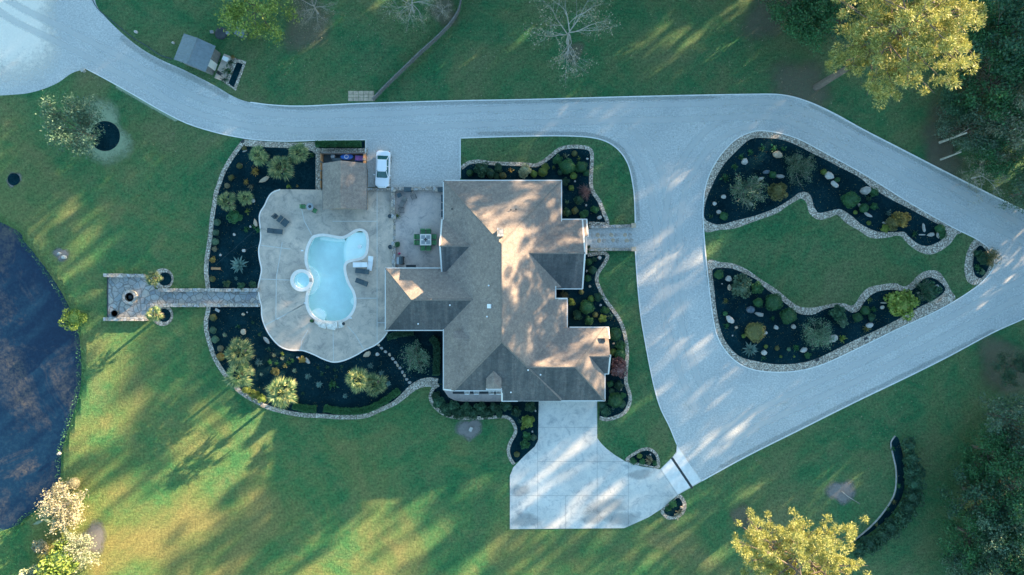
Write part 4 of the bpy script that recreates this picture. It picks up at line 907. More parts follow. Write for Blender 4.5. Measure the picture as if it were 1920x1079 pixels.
# ------------------------------------------------------------ fence at the top
FP = [(868, -60), (866, -10), (862, 22), (845, 50), (818, 78), (790, 103), (760, 132), (728, 163), (702, 190)]
fr = empty('board_fence', (0, 0, 0), 0, 'long narrow weathered board fence running from the top edge to the drive', 'fence')
q = smooth([P(x, y)[:2] for x, y in FP], False, 4)
b = MB(); b.ribbon(q, .05, .1, 1.22); b.build('board_panel', M['wood'], fr)
b = MB(); b.ribbon(q, .13, 1.22, 1.27); b.build('cap_rail', M['wood'], fr)
L_ = 0; last = None
for i in range(0, len(q), 2):
    b = MB(); b.box((q[i][0], q[i][1], .68), (.13, .13, 1.36)); b.build('post', M['wood'], fr)
ribbon('fence_footing', FP, .8, .012, M['dirt'] if False else M['litter'], 'strip of bare earth along the foot of the board fence', 'earth') if False else None

# ------------------------------------------------------------ car
car = empty('parked_car', P(718.5, 319, .4), math.radians(-2.5), 'white sedan parked on the gravel beside the pool hut', 'car'); car.location.z = .02
def rr_outline(w, l, f, r, n=6):
    """plan outline with rounded nose/tail; y- is the front"""
    pts = []
    for (cx_, cy_, a0, rr_) in ((w / 2 - r, l / 2 - r * .8, 0, r), (-(w / 2 - r), l / 2 - r * .8, 90, r), (-(w / 2 - f), -(l / 2 - f * .75), 180, f), (w / 2 - f, -(l / 2 - f * .75), 270, f)):
        for k in range(n + 1):
            a = math.radians(a0 + 90 * k / n); pts.append((cx_ + rr_ * math.cos(a), cy_ + rr_ * math.sin(a) * (.8 if a0 < 180 else .75)))
    return pts
def loft(mb, secs, mi=0):
    n = len(secs[0][0]); vs = []; fs = []
    for o_, z_ in secs:
        vs += [(p[0], p[1], z_ if not callable(z_) else z_(p[0], p[1])) for p in o_]
    for i in range(len(secs) - 1):
        for k in range(n): fs.append((i * n + k, i * n + (k + 1) % n, (i + 1) * n + (k + 1) % n, (i + 1) * n + k))
    fs.append(tuple(range(n))[::-1]); fs.append(tuple(range((len(secs) - 1) * n, len(secs) * n))); mb.add(vs, fs, mi)
zt = lambda x, y: .93 - .10 * max(0, (-y - 1.0)) / 1.3 - .03 * max(0, y - 1.4)
b = MB(); loft(b, [(rr_outline(1.62, 4.45, .45, .35), .22), (rr_outline(1.80, 4.68, .55, .4), .42), (rr_outline(1.82, 4.68, .6, .42), .62), (rr_outline(1.76, 4.6, .6, .42), lambda x, y: zt(x, y) - .08), (rr_outline(1.62, 4.42, .6, .42), zt)])
b.build('body', M['paint'], car, False)
def rect(w0, w1, y0, y1):  # front w0 at y0 (front -)
    return [(w1 / 2, y1), (-w1 / 2, y1), (-w0 / 2 - .02, y0 + .2), (-w0 / 2 + .15, y0), (w0 / 2 - .15, y0), (w0 / 2 + .02, y0 + .2)]
b = MB(); loft(b, [(rect(1.5, 1.44, -1.12, 1.72), .86), (rect(1.2, 1.14, -.42, 1.1), 1.40)]); b.build('cabin_glass', M['tintglass'], car)
b = MB(); loft(b, [(rect(1.24, 1.16, -.42, 1.12), 1.385), (rect(1.14, 1.08, -.34, 1.02), 1.45)]); b.build('roof', M['paint'], car)
b = MB()
for s_ in (-1, 1):
    for (p, q_) in (((s_ * .74, -1.0, .9), (s_ * .59, -.36, 1.41)), ((s_ * .73, .3, .9), (s_ * .58, .32, 1.41)), ((s_ * .70, 1.62, .9), (s_ * .56, 1.02, 1.41))): b.tube([p, q_], .045, 5)
b.build('pillars', M['paint'], car)
for s_ in (-1, 1):
    b = MB(); b.box((s_ * .98, -.78, .95), (.22, .12, .13)); b.build('mirror', M['paint'], car)
    b = MB(); b.box((s_ * .66, -2.17, .70), (.30, .25, .12), s_ * .5); b.build('headlight', M['glass'], car)
    b = MB(); b.box((s_ * .66, 2.2, .76), (.34, .16, .12)); b.build('tail_light', M['red'], car)
    for y_ in (-1.42, 1.38):
        b = MB(); b.tube([(s_ * .74, y_, .32), (s_ * .93, y_, .32)], .32, 18); o = b.build('wheel', M['rubber'], car)
        b = MB(); b.tube([(s_ * .92, y_, .32), (s_ * .945, y_, .32)], .2, 14); b.build('rim', M['alu'], o)
b = MB(); b.box((0, -2.2, .80), (.8, .06, .05)); b.build('grille', M['dark'], car)

# ------------------------------------------------------------ furniture
def chair(x, y, rz, mat, label, group, w=.55, frame='dark', cat='chair', z=ZD, nm='patio_chair', slat=False):
    c = empty(nm, P(x, y, .5), rz, label, cat, group); c.location.z = z
    b = MB()
    if slat:
        for i in range(5): b.box((-w / 2 + .06 + i * (w - .12) / 4, 0, .4), (.07, w, .03))
    else: b.box((0, 0, .42), (w, w, .09))
    b.build('seat', M[mat], c); b = MB()
    if slat:
        for i in range(5): b.box((-w / 2 + .06 + i * (w - .12) / 4, w / 2 + .12, .62), (.07, .3, .03), 0, 0, .9)
    else: b.box((0, w / 2, .68), (w, .10, .5), 0, 0, -.2)
    b.build('backrest', M[mat], c)
    for a_ in (-1, 1):
        for e_ in (-1, 1): b = MB(); b.box((a_ * (w / 2 - .04), e_ * (w / 2 - .04), .19), (.04, .04, .38)); b.build('leg', M[frame], c)
        b = MB(); b.box((a_ * (w / 2 + .02), 0, .60), (.05, w, .03)); b.build('armrest', M[frame], c)
    return c
tb = empty('dining_table', P(798.4, 450.5, .7), 0, 'square pale dining table with a dark cross shaped centrepiece on the patio', 'table'); tb.location.z = ZD
b = MB(); b.box((0, 0, .73), (1.42, 1.42, .05)); b.build('tabletop', M['coping'], tb)
b = MB()
for sx in (-1, 1):
    for sy in (-1, 1): b.box((sx * .32, sy * .32, .758), (.46, .46, .012))
b.build('inlay', M['copper'], tb)
b = MB(); b.box((0, 0, .775), (.5, .13, .03)); b.box((0, 0, .776), (.13, .5, .032)); b.build('centrepiece', M['dark'], tb)
for sx in (-1, 1):
    for sy in (-1, 1): b = MB(); b.box((sx * .6, sy * .6, .35), (.07, .07, .7)); b.build('leg', M['dark'], tb)
for (x, y, rz, l) in ((793.5, 436, 0, 'above the square table, left one'), (804, 436, 0, 'above the square table, right one'), (793.5, 465.5, math.pi, 'below the square table, left one'), (804, 465.5, math.pi, 'below the square table, right one'), (783, 445, math.pi / 2, 'left of the square table, upper one'), (783, 456, math.pi / 2, 'left of the square table, lower one'), (813.5, 445, -math.pi / 2, 'right of the square table, upper one'), (813.5, 456, -math.pi / 2, 'right of the square table, lower one')):
    chair(x, y, rz, 'greenfab', 'green cushioned patio chair ' + l, 'green chairs round the dining table', .58)
def lounger(x, y, rz, mat, label, L_=1.85, w=.62, group=None, back=.5, z=ZD, frame='dark'):
    c = empty('sun_lounger', P(x, y, .4), rz, label, 'lounger', group); c.location.z = z
    b = MB(); b.box((-.3, 0, .32), (L_ * .66, w, .08)); b.build('seat', M[mat], c)
    b = MB(); b.box((L_ * .32, 0, .32 + .22), (L_ * .38, w, .08), 0, 0, 0, -back); b.build('backrest', M[mat], c)
    for sx in (-1, 1):
        for sy in (-1, 1): b = MB(); b.box((sx * L_ * .4 - .1, sy * w * .42, .15), (.05, .05, .3)); b.build('leg', M[frame], c)
    return c
lounger(675.5, 497.5, 0, 'white', 'white sun lounger lying level beside the pool steps', back=.15, frame='white')
lounger(694.5, 495, math.pi / 2 - .15, 'white', 'white sun lounger standing crosswise at the end of the level white one', back=.35, frame='white')
lounger(680, 509.5, -.12, 'darkfab', 'dark mesh lounger just below the white loungers', group='dark loungers on the deck')
lounger(679, 530, -.35, 'darkfab', 'dark mesh lounger tilted, lowest on the right of the pool', group='dark loungers on the deck', L_=1.7)
lounger(516.5, 434.5, math.pi - .1, 'darkfab', 'dark grey lounger near the left edge of the deck', group='dark loungers on the deck', back=.3)
lounger(531, 415.5, math.pi * .78, 'darkfab', 'wide dark lounger set at an angle on the upper left deck', group='dark loungers on the deck', L_=1.25, w=.9, back=.3)
lounger(756, 380, 1.05, 'wood', 'slatted wooden lounger by the corner of the patio wall', group='slatted patio seats', L_=1.4, w=.6)
chair(517, 406, 2.4, 'darkfab', 'small dark chair above the angled lounger on the left deck', None, .5)
chair(776, 370, .35, 'wood', 'slatted wooden chair near the top patio wall', 'slatted patio seats', .58, slat=True)
chair(754, 395, 1.57, 'wood', 'slatted wooden chair against the left patio wall', 'slatted patio seats', .58, slat=True)
st = empty('side_table', P(749, 367, .4), .5, 'small square dark table in the upper left patio corner', 'table'); st.location.z = ZD
b = MB(); b.box((0, 0, .45), (.55, .55, .05)); b.build('tabletop', M['darkfab'], st); b = MB(); b.box((0, 0, .22), (.12, .12, .42)); b.build('leg', M['dark'], st)
rt = empty('round_table', P(581.7, 388.5, .7), 0, 'round table with a dark centre on the upper deck', 'table'); rt.location.z = ZD
b = MB(); b.lathe((0, 0, 0), [(.45, .68), (.45, .73), (.18, .73), (.18, .72), (0, .72)], 24); b.build('tabletop', M['copper'], rt); b = MB(); b.lathe((0, 0, 0), [(.2, .735), (.2, .76), (0, .78)], 16); b.build('centre', M['dark'], rt); b = MB(); b.lathe((0, 0, 0), [(.25, 0), (.25, .05), (.05, .08), (.05, .68)], 12); b.build('leg', M['dark'], rt)
chair(569.5, 388.5, math.pi / 2, 'greenfab', 'green chair left of the round table', 'chairs at the round table', .5)
chair(590.5, 396, -2.1, 'greenfab', 'green chair at lower right of the round table', 'chairs at the round table', .5)
# porch chairs
for i, x in enumerate((876, 893.5, 921.5, 935)):
    c = chair(x, 733.5, math.pi, 'white', f'white porch armchair half hidden by the eave, {ORD[i]} from the left', 'white chairs on the porch', .6, 'white', z=.19)
# benches against the house
for i, (y0, y1) in enumerate(((366, 379), (382, 393.5), (397, 408))):
    c = empty('cushioned_bench', P(831, (y0 + y1) / 2, .4), 0, ['dark cushioned bench seat at the top of the patio house wall', 'dark cushioned bench seat in the middle of the three by the house', 'dark cushioned bench seat nearest the dining table'][i], 'bench', 'dark bench seats by the house'); c.location.z = ZD
    b = MB(); b.box((0, 0, .2), (.5, (y1 - y0) / S, .36)); b.build('base', M['dark'], c); b = MB(); b.box((0, 0, .43), (.48, (y1 - y0) / S - .04, .1)); b.build('cushion', M['darkfab'], c)
wallrib([(738.5, 354), (738.5, 411)], .42, .6, M['stone'], 'low fieldstone wall between pool deck and upper patio')
wallrib([(740, 458), (740, 504)], .42, .6, M['stone'], 'low fieldstone wall between pool deck and lower patio')
wallrib([(690, 356.5), (736, 356.5)], .3, .3, M['stone'], 'thin stone kerb between the parked car and the deck')
wallrib([(742, 356), (834, 355.5)], .4, .6, M['stone'], 'low fieldstone wall along the upper edge of the patio')
ribbon('stone_threshold', [(740, 414), (740, 455)], .3, ZD + .02, M['stone'], 'flush stone threshold between deck and patio', 'threshold', sm=False)
for (x, y, w, l) in ((764, 356, .85, 'left'), (828, 356, .95, 'right')):
    b = MB(); b.box((0, 0, .45), (w, .5, .9)); b.box((0, 0, .92), (w + .06, .56, .05)); o = b.build('planter_box', M['darkfab']); o.location = P(x, y, .9); o.location.z = 0; tag(o, f'dark box set into the upper patio wall, {l} one', 'box', 'dark boxes in the patio wall')
def pillar(x, y, l):
    p = empty('stone_pillar', P(x, y, .8), 0, l, 'pillar', 'patio pillars'); p.location.z = 0
    b = MB(); b.box((0, 0, .4), (.48, .48, .8)); b.build('shaft', M['stone'], p); b = MB(); b.box((0, 0, .84), (.56, .56, .08)); b.build('cap', M['stone'], p)
pillar(738.5, 407, 'stone pillar at the lower end of the upper deck wall'); pillar(738.5, 458, 'stone pillar at the upper end of the lower deck wall'); pillar(738, 356, 'stone pillar at the upper left patio corner'); pillar(817, 355.5, 'stone pillar beside the right dark box of the patio wall')
def pot(x, y, r, mat, label, z=ZD, h=.5):
    b = MB(); b.lathe((0, 0, 0), [(r * .7, 0), (r, h), (r * .9, h), (r * .85, h - .06), (0, h - .06)], 16); o = b.build('pot', M[mat], None, True); c = P(x, y, h); c.z = z; o.location = c; return tag(o, label, 'pot')
pot(731, 406.5, .26, 'darkfab', 'dark square looking pot left of the upper deck wall'); pot(732, 464, .28, 'darkfab', 'dark pot left of the lower deck wall')
pot(646, 607.5, .2, 'dark', 'small dark bowl on the right of the pool stones', .5, .25); pot(586, 603, .2, 'dark', 'small dark pot at the left of the pool stones')
pot(746.5, 407, .22, 'copper', 'pot of the yellow green plant by the upper deck wall'); pot(746, 460, .22, 'copper', 'pot of the green plant by the lower deck wall')
gr = empty('gas_grill', P(752, 489, 1), 0, 'dark covered gas grill against the lower deck wall', 'grill'); gr.location.z = ZD
b = MB(); b.box((0, 0, .45), (.5, 1.0, .8)); b.build('cabinet', M['dark'], gr); b = MB(); b.tube([(0, -.5, .88), (0, .5, .88)], .26, 12); b.build('lid', M['darkfab'], gr); b = MB(); b.box((-.42, -.05, .8), (.3, .9, .05)); b.build('side_shelf', M['alu'], gr)
for s_ in (-1, 1): b = MB(); b.tube([(.24, s_ * .4, .1), (.3, s_ * .4, .1)], .1, 10); b.build('wheel', M['rubber'], gr)
b = MB(); b.lathe((0, 0, 0), [(.16, 0), (.12, .3), (.02, .75), (0, .76)], 8); o = b.build('folded_parasol', M['pink']); o.location = P(748, 476, .5); o.location.z = ZD; tag(o, 'small pink folded parasol beside the grill', 'parasol')
b = MB(); b.box((0, 0, .01), (1.25, .33, .02)); o = b.build('door_mat', M['dark']); o.location = P(771, 500); o.location.z = ZD + .006; tag(o, 'black door mat at the lower patio edge', 'mat')
for (x, y, l) in ((570.5, 471, 'left of the pool'), (576, 569, 'lower left of the pool'), (661, 597, 'lower right of the pool')):
    b = MB(); b.box((0, 0, .02), (.3, .16, .03)); o = b.build('skimmer_lid', M['white']); o.location = P(x - 3, y); o.location.z = ZD + .01; tag(o, f'small white skimmer lid on the deck {l}', 'lid', 'skimmer lids')
b = MB(); b.box((0, 0, .12), (1.15, .28, .2)); b.box((-.5, 0, .05), (.1, .34, .12)); b.box((.5, 0, .05), (.1, .34, .12)); o = b.build('timber_beam', M['orangewood']); o.location = P(406, 504.5); o.location.z = .05; o.rotation_euler.z = -.03; tag(o, 'tan timber beam lying in the left bed above the walk', 'beam')
b = MB(); b.box((0, 0, .1), (.6, .35, .06), -.5, 0, .25); b.box((0, .1, .03), (.1, .1, .12)); o = b.build('solar_panel', M['palerock']); o.location = P(408.6, 582.6); o.location.z = .06; tag(o, 'small pale tilted panel in the left bed below the walk', 'panel')
for (a, c_, l) in (((404, 498), (480, 430), 'thin wire stretched from the timber beam to the deck rocks'), ((459, 470), (487, 458), 'short wire from the agave bed to the deck edge')):
    b = MB(); A = P(*a, .4); C = P(*c_, .4); b.tube([A, (A + C) / 2 - Vector((0, 0, .1)), C], .009, 4); tag(b.build('guy_wire', M['darkfab']), l, 'wire')
b = MB(); b.box((0, 0, .02), (.5, .3, .05)); b.box((0, 0, .05), (.3, .2, .04)); o = b.build('valve_cover', M['dark']); o.location = P(1532, 675.5); o.location.z = .07; o.rotation_euler.z = .4; tag(o, 'small dark valve cover in the lower island pebbles, left one', 'cover')
for (x, y, l) in ((1622.5, 635.5, 'small dark valve cover in the lower island pebbles, right one'), (455.5, 266, 'small dark cover at the top corner of the pool bed edging')):
    o2 = bpy.data.objects.new('valve_cover', o.data); COL.objects.link(o2); o2.location = P(x, y); o2.location.z = .08; o2.rotation_euler.z = .5; tag(o2, l, 'cover')
b = MB(); b.box((0, 0, .25), (.35, .35, .5)); b.box((0, 0, .52), (.45, .45, .06)); o = b.build('drive_marker', M['palerock']); o.location = P(158.5, 134); o.rotation_euler.z = .6; tag(o, 'small pale marker post where the upper left kerb begins', 'post')
b = MB(); b.box((0, 0, .15), (.5, .35, .3)); b.box((0, 0, .32), (.55, .4, .05)); o = b.build('well_cover', M['palerock']); o.location = P(883, 805); o.rotation_euler.z = 1.1; tag(o, 'small pale utility cover on the lawn below the porch bed', 'cover')
b = MB(); b.tube([P(1578, 922, .1), P(1590, 932, .12), P(1613, 946, .06)], [.05, .045, .02], 6); tag(b.build('fallen_branch', M['palebark']), 'fallen pale branch on the round bare patch at lower right', 'branch')

# ------------------------------------------------------------ plant meshes (unit radius 1)
MC = {}
def blob_pts(n, clumps, flat=1.0, shell=.55):
    out = []
    for (c, r) in clumps:
        m = max(8, int(n * r ** 2 / sum(q[1] ** 2 for q in clumps)))
        d = RNG.normal(size=(m, 3)); d /= np.linalg.norm(d, axis=1)[:, None]
        rad = r * (shell + (1 - shell) * RNG.uniform(0, 1, m) ** .5)
        p = d * rad[:, None]; p[:, 2] *= flat; out.append(p + np.array(c))
    return np.vstack(out)
def core(r, z, f=.85):
    b = MB(); n = 10; b.lathe((0, 0, z), [(r * math.sin(a), -r * f * math.cos(a)) for a in [math.pi * k / 7 for k in range(8)]], n); return b
def m_ball(v):
    n = 900; d = RNG.normal(size=(n, 3)); d /= np.linalg.norm(d, axis=1)[:, None]
    w = 1 + .07 * np.sin(d[:, 0] * 5 + v) + .06 * np.sin(d[:, 1] * 6 + v * 2)
    p = d * (RNG.uniform(.86, 1.02, n) * w)[:, None]; p[:, 2] = p[:, 2] * .9 + .8; p = p[p[:, 2] > 0]
    q = leafcards(p, .075, 1.0, .6)
    c = core(.88, .78); V = np.array(c.v); extra = c
    return quads('foliage', q, extra=extra)
def m_loose(v):
    cl = [((0, 0, .6), .6)]
    for k in range(10 + v): a = RNG.uniform(0, 6.28); r = RNG.uniform(.35, .72); cl.append(((r * math.cos(a), r * math.sin(a), RNG.uniform(.35, .95)), RNG.uniform(.2, .38)))
    p = blob_pts(1500, cl, .8, .6); p = p[p[:, 2] > 0]; return quads('foliage', leafcards(p, .085, .9, .5), extra=core(.5, .5))
def branches(mb, p, d, l, r, depth, spread=.6, seg=3, n=4, tips=None, up=.0, kids=(2, 3)):
    pts = [p]; rs = [r]; q = Vector(p); dd = Vector(d).normalized()
    for i in range(seg):
        dd = (dd + Vector(RNG.normal(size=3)) * .12 + Vector((0, 0, up))).normalized(); q = q + dd * l / seg; pts.append(q.copy()); rs.append(r * (1 - .45 * (i + 1) / seg))
    mb.tube(pts, rs, n, cap=False)
    if depth == 0:
        if tips is not None: tips.append(q.copy())
        return
    for k in range(RNG.integers(kids[0], kids[1] + 1)):
        i = RNG.integers(1, seg + 1); s_ = pts[i]
        nd = (dd + Vector(RNG.normal(size=3)) * spread); branches(mb, s_, nd, l * RNG.uniform(.6, .85), rs[i] * .7, depth - 1, spread, seg, n if depth > 2 else 3, tips, up, kids)
    branches(mb, pts[-1], dd + Vector(RNG.normal(size=3)) * .2, l * .75, rs[-1], depth - 1, spread, seg, 3, tips, up, kids)
def m_airy(v):
    b = MB(); tips = []
    for k in range(11):
        a = k * 2.4 + v; t_ = RNG.uniform(.25, 1.1)
        branches(b, Vector((0, 0, .05)), Vector((math.cos(a) * t_, math.sin(a) * t_, .75)), .5, .022, 2, .5, 3, 3, tips, 0, (2, 3))
    T = np.array([t_[:] for t_ in tips]); rr_ = np.sqrt((T[:, :2] ** 2).sum(1)).max(); sc = 1 / rr_
    for i in range(len(b.v)): b.v[i] = (b.v[i][0] * sc, b.v[i][1] * sc, b.v[i][2] * sc)
    T *= sc; T = np.vstack([T, T * .7, T * .85]); p = np.repeat(T, 8, 0) + RNG.normal(size=(len(T) * 8, 3)) * .09
    return b.mesh('branches'), quads('foliage', leafcards(p, .042, .9, .45))
def m_agave(v):
    b = MB(); n = 30
    for k in range(n):
        a = k * 2.39996; t_ = k / n; el = .12 + 1.15 * t_; L_ = 1.0 - .35 * t_; w = .10
        for s_ in range(3):
            pass
        pts = []
        for j, (f, wd) in enumerate(((0.05, .55), (.4, 1.0), (.75, .6), (1.0, .02))):
            r = L_ * f * math.cos(el); z = .05 + L_ * f * math.sin(el) - .12 * f * f
            c = Vector((r * math.cos(a), r * math.sin(a), z)); sd_ = Vector((-math.sin(a), math.cos(a), 0)) * w * wd
            pts += [c - sd_, c + sd_ * 0 - Vector((0, 0, .03)), c + sd_]
        fs = []
        for j in range(3):
            for m2 in range(2): fs.append((j * 3 + m2, j * 3 + m2 + 1, j * 3 + 4 + m2, j * 3 + 3 + m2))
        b.add(pts, fs)
    return b.mesh('foliage')
def m_tuft(v):
    n = 60 + v * 10; C = RNG.normal(size=(n, 3)) * .32; C[:, 2] = np.abs(C[:, 2]) * .8 + .1; d = C.copy(); d[:, 2] = RNG.uniform(.1, .8, n)
    return quads('foliage', leafcards(C, .34, .35, .28, d))
def m_palm(v):
    fr_ = MB(); n = 27
    for k in range(n):
        a = k * 2.39996 + RNG.uniform(-.25, .25); t_ = k / n; el = -.30 + 1.45 * t_ ** 1.1 + RNG.uniform(-.12, .12); pl = RNG.uniform(.34, .58) * (1 - .35 * t_)
        d = Vector((math.cos(a) * math.cos(el), math.sin(a) * math.cos(el), math.sin(el))); s_ = Vector((-math.sin(a), math.cos(a), 0))
        hub = d * pl; fr_.tube([Vector((0, 0, 0)), hub], [.022, .012], 3, cap=False); tw = RNG.uniform(-.25, .25); FL = RNG.uniform(.44, .60)
        up = d.cross(s_) * tw; m = 11
        for j in range(m):
            th = (j / (m - 1) - .5) * 2.1 + RNG.uniform(-.06, .06); L_ = FL * (1 - .22 * abs(th)) * RNG.uniform(.85, 1.12)
            ld = (d * math.cos(th) + (s_ + up) * math.sin(th)); w = (s_ * math.cos(th) - d * math.sin(th)) * .030
            m1 = hub + ld * L_ * .5 + Vector((0, 0, .02)); tip = hub + ld * L_ + Vector((0, 0, -.09 - .07 * abs(th)))
            fr_.add([hub - w * .35, hub + w * .35, m1 + w, tip, m1 - w], [(0, 1, 2, 4), (4, 2, 3)])
    return fr_.mesh('fronds')
def m_pine(v, hero=False):
    """pine about 22 m tall"""
    b = MB(); cl = []; Ht = 21.0
    stems = [(Vector((0, 0, 0)), Vector((.02, .02, 1)))]
    lean = Vector((RNG.uniform(-.06, .06), RNG.uniform(-.06, .06), 0))
    def stem(p0, h0, h1, le, r0):
        pts = []; rs = []
        for i in range(9):
            t_ = i / 8; h = h0 + (h1 - h0) * t_; pts.append(Vector((p0.x + le.x * h + .25 * math.sin(h * .35 + v), p0.y + le.y * h + .2 * math.cos(h * .3 + v), h))); rs.append(r0 * (1 - .8 * t_))
        b.tube(pts, rs, 8); return pts
    st = [stem(Vector((0, 0, 0)), 0, Ht, lean, .42)]
    if hero: st.append(stem(Vector((.2, .1, 0)), 2.2, Ht - 1.5, lean + Vector((.16, .03, 0)), .3))
    for pts in st:
        nb = 26 if hero else 18
        for k in range(nb):
            t_ = (.50 if hero else .34) + (.47 if hero else .62) * k / nb; i = t_ * 8; a0 = pts[int(i)]; a1 = pts[min(8, int(i) + 1)]; p = a0.lerp(a1, i - int(i))
            a = k * 2.4 + v + RNG.uniform(-.4, .4); L_ = (1.6 + 4.6 * math.sin(math.pi * min(1, (1.02 - t_) / (.60 if hero else .68))) ** .8) * RNG.uniform(.75, 1.15)
            d = Vector((math.cos(a), math.sin(a), RNG.uniform(.0, .45))); e = p + d * L_
            m_ = p + d * L_ * .5 + Vector((0, 0, -.15 * L_ * .3)); b.tube([p, m_, e], [.09, .06, .025], 4, cap=False)
            for j in range(7 if not hero else 9):
                f = RNG.uniform(.35, 1.05); c = p.lerp(e, f) + Vector(RNG.normal(size=3)) * .55; c.z += .1
                cl.append((c[:], RNG.uniform(.5, .9) if hero else RNG.uniform(.38, .7)))
                if j % 3 == 0: b.tube([p.lerp(e, f * .8), c], [.025, .012], 3, cap=False)
    n = 120 if hero else 20; out = []; dirs = []
    for c, r in cl:
        d = RNG.normal(size=(n, 3)); d[:, 2] += .35; d /= np.linalg.norm(d, axis=1)[:, None]; out.append(np.array(c) + d * r * RNG.uniform(.3, .8, (n, 1))); dirs.append(d)
    C = np.vstack(out); Dd = np.vstack(dirs)
    return b.mesh('trunk'), quads('crown', leafcards(C, .15 if hero else .36, .3, .26 if hero else .3, Dd))
def m_oak(v, leaves=6500, sz=.15):
    """broadleaf about 10 m tall, crown radius about 4"""
    b = MB(); tips = []
    b.tube([(0, 0, 0), (.05, .05, 1.5), (.1, 0, 3)], [.28, .22, .18], 8)
    for k in range(7): a = k * .95 + v; branches(b, Vector((.1, 0, 2.2 + .15 * k)), Vector((math.cos(a), math.sin(a), .7)), 2.3, .1, 2, .5, 3, 4, tips, .03, (2, 3))
    T = np.array([t_[:] for t_ in tips]); m = leaves // len(T) + 1
    C = np.repeat(T, m, 0) + RNG.normal(size=(len(T) * m, 3)) * np.array([.46, .46, .36])
    return b.mesh('trunk'), quads('crown', leafcards(C, sz, .8, .55))
def m_bare(v, depth=4, leaf=True):
    b = MB(); tips = []
    b.tube([(0, 0, 0), (.05, .05, 1.2), (.1, 0, 2.4)], [.18, .14, .11], 7)
    for k in range(7): a = k * .95 + v; branches(b, Vector((.1, 0, 1.8 + .2 * k)), Vector((math.cos(a), math.sin(a), .5)), 1.7, .06, depth, .6, 3, 4, tips, .0, (2, 2))
    T = np.array([t_[:] for t_ in tips]); sel = T[RNG.uniform(size=len(T)) < .35]
    C = np.repeat(sel, 8, 0) + RNG.normal(size=(len(sel) * 8, 3)) * .2
    return b.mesh('trunk'), (quads('crown', leafcards(C, .09, .8, .5)) if leaf else None)
MESH = {}
def get(kind, v, mat, *a):
    key = (kind, v, mat)
    if key in MESH: return MESH[key]
    base = (kind, v)
    if base not in MESH: MESH[base] = {'ball': m_ball, 'loose': m_loose, 'airy': m_airy, 'agave': m_agave, 'tuft': m_tuft, 'palm': m_palm, 'pine': m_pine, 'oak': m_oak, 'bare': m_bare, 'hero': lambda q: m_pine(q, True)}[kind](v)
    src = MESH[base]
    def cp(me, ms):
        c = me.copy(); c.materials.clear()
        for m in ms: c.materials.append(m)
        return c
    core_m = L['dark'] if mat not in ('lime', 'gold', 'olive') else L['green']
    if isinstance(src, tuple):
        bk = M['twig'] if kind in ('bare', 'airy') else M['bark']
        r = (cp(src[0], [bk]), cp(src[1], [L[mat]]) if src[1] else None)
    else: r = cp(src, [L[mat], core_m])
    MESH[key] = r; return r
CM = {'green': 'green', 'dark': 'dark green', 'olive': 'olive brown', 'gold': 'golden orange', 'lime': 'yellow green', 'purple': 'purple red', 'blue': 'blue green', 'pale': 'pale grey green', 'dry': 'dry straw coloured', 'palm': 'green and yellow', 'pine': 'sunlit yellow green', 'greypl': 'grey green'}
REG = []
def size(r): return 'tiny' if r < 4.5 else 'small' if r < 7.5 else 'medium' if r < 12 else 'large'
def plant(kind, mat, x, y, r, zone, hz=None, z=.05, lab=None):
    r = r * (1.13 if kind != 'agave' else 1.05)
    """r in photo pixels, x,y the crown's centre in the photo"""
    v = random.randrange(3)
    hmid = {'ball': .9, 'loose': .8, 'airy': .8, 'agave': .4, 'tuft': .3}.get(kind, .8) * r / S if hz is None else hz
    R = r / S * (H - hmid) / H; p = P(x, y, hmid); p.z = z
    me = get(kind, v, mat); rz = random.uniform(0, 6.28)
    nm = {'ball': 'round_shrub', 'loose': 'leafy_shrub', 'airy': 'twiggy_shrub', 'agave': 'agave', 'tuft': 'small_plant'}[kind]
    if isinstance(me, tuple):
        o = empty(nm, p, rz); o.scale = (R, R, R)
        for part, m_ in zip(('branches', 'foliage'), me): q = bpy.data.objects.new(part, m_); COL.objects.link(q); q.parent = o
    else:
        o = bpy.data.objects.new(nm, me); COL.objects.link(o); o.location = p; o.rotation_euler.z = rz; o.scale = (R, R, R * random.uniform(.85, 1.1))
    d = lab or f'{size(r)} {CM[mat]} ' + {'ball': 'rounded shrub', 'loose': 'leafy shrub', 'airy': 'open twiggy shrub', 'agave': 'spiky agave', 'tuft': 'low plant'}[kind]
    REG.append([zone, d, x, y, o, {'agave': 'agave', 'tuft': 'plant'}.get(kind, 'shrub')]); return o
def rock(x, y, rx, ry, zone, mat='rock', rot=0, h=None):
    h = h or min(rx, ry) / S * 1.1; o = stone(x, y, rx, ry, rot, h, M[mat], '', '', 'boulder', n=8, z=.05)
    d = {'rock': 'grey', 'palerock': 'pale', 'tanrock': 'tan', 'darkrock': 'dark blue grey'}[mat]
    sz = 'small' if max(rx, ry) < 4.5 else 'medium' if max(rx, ry) < 7 else 'large'
    REG.append([zone, f'{sz} {d} ' + ('long boulder' if max(rx, ry) > 1.7 * min(rx, ry) else 'boulder'), x, y, o, 'boulder']); return o

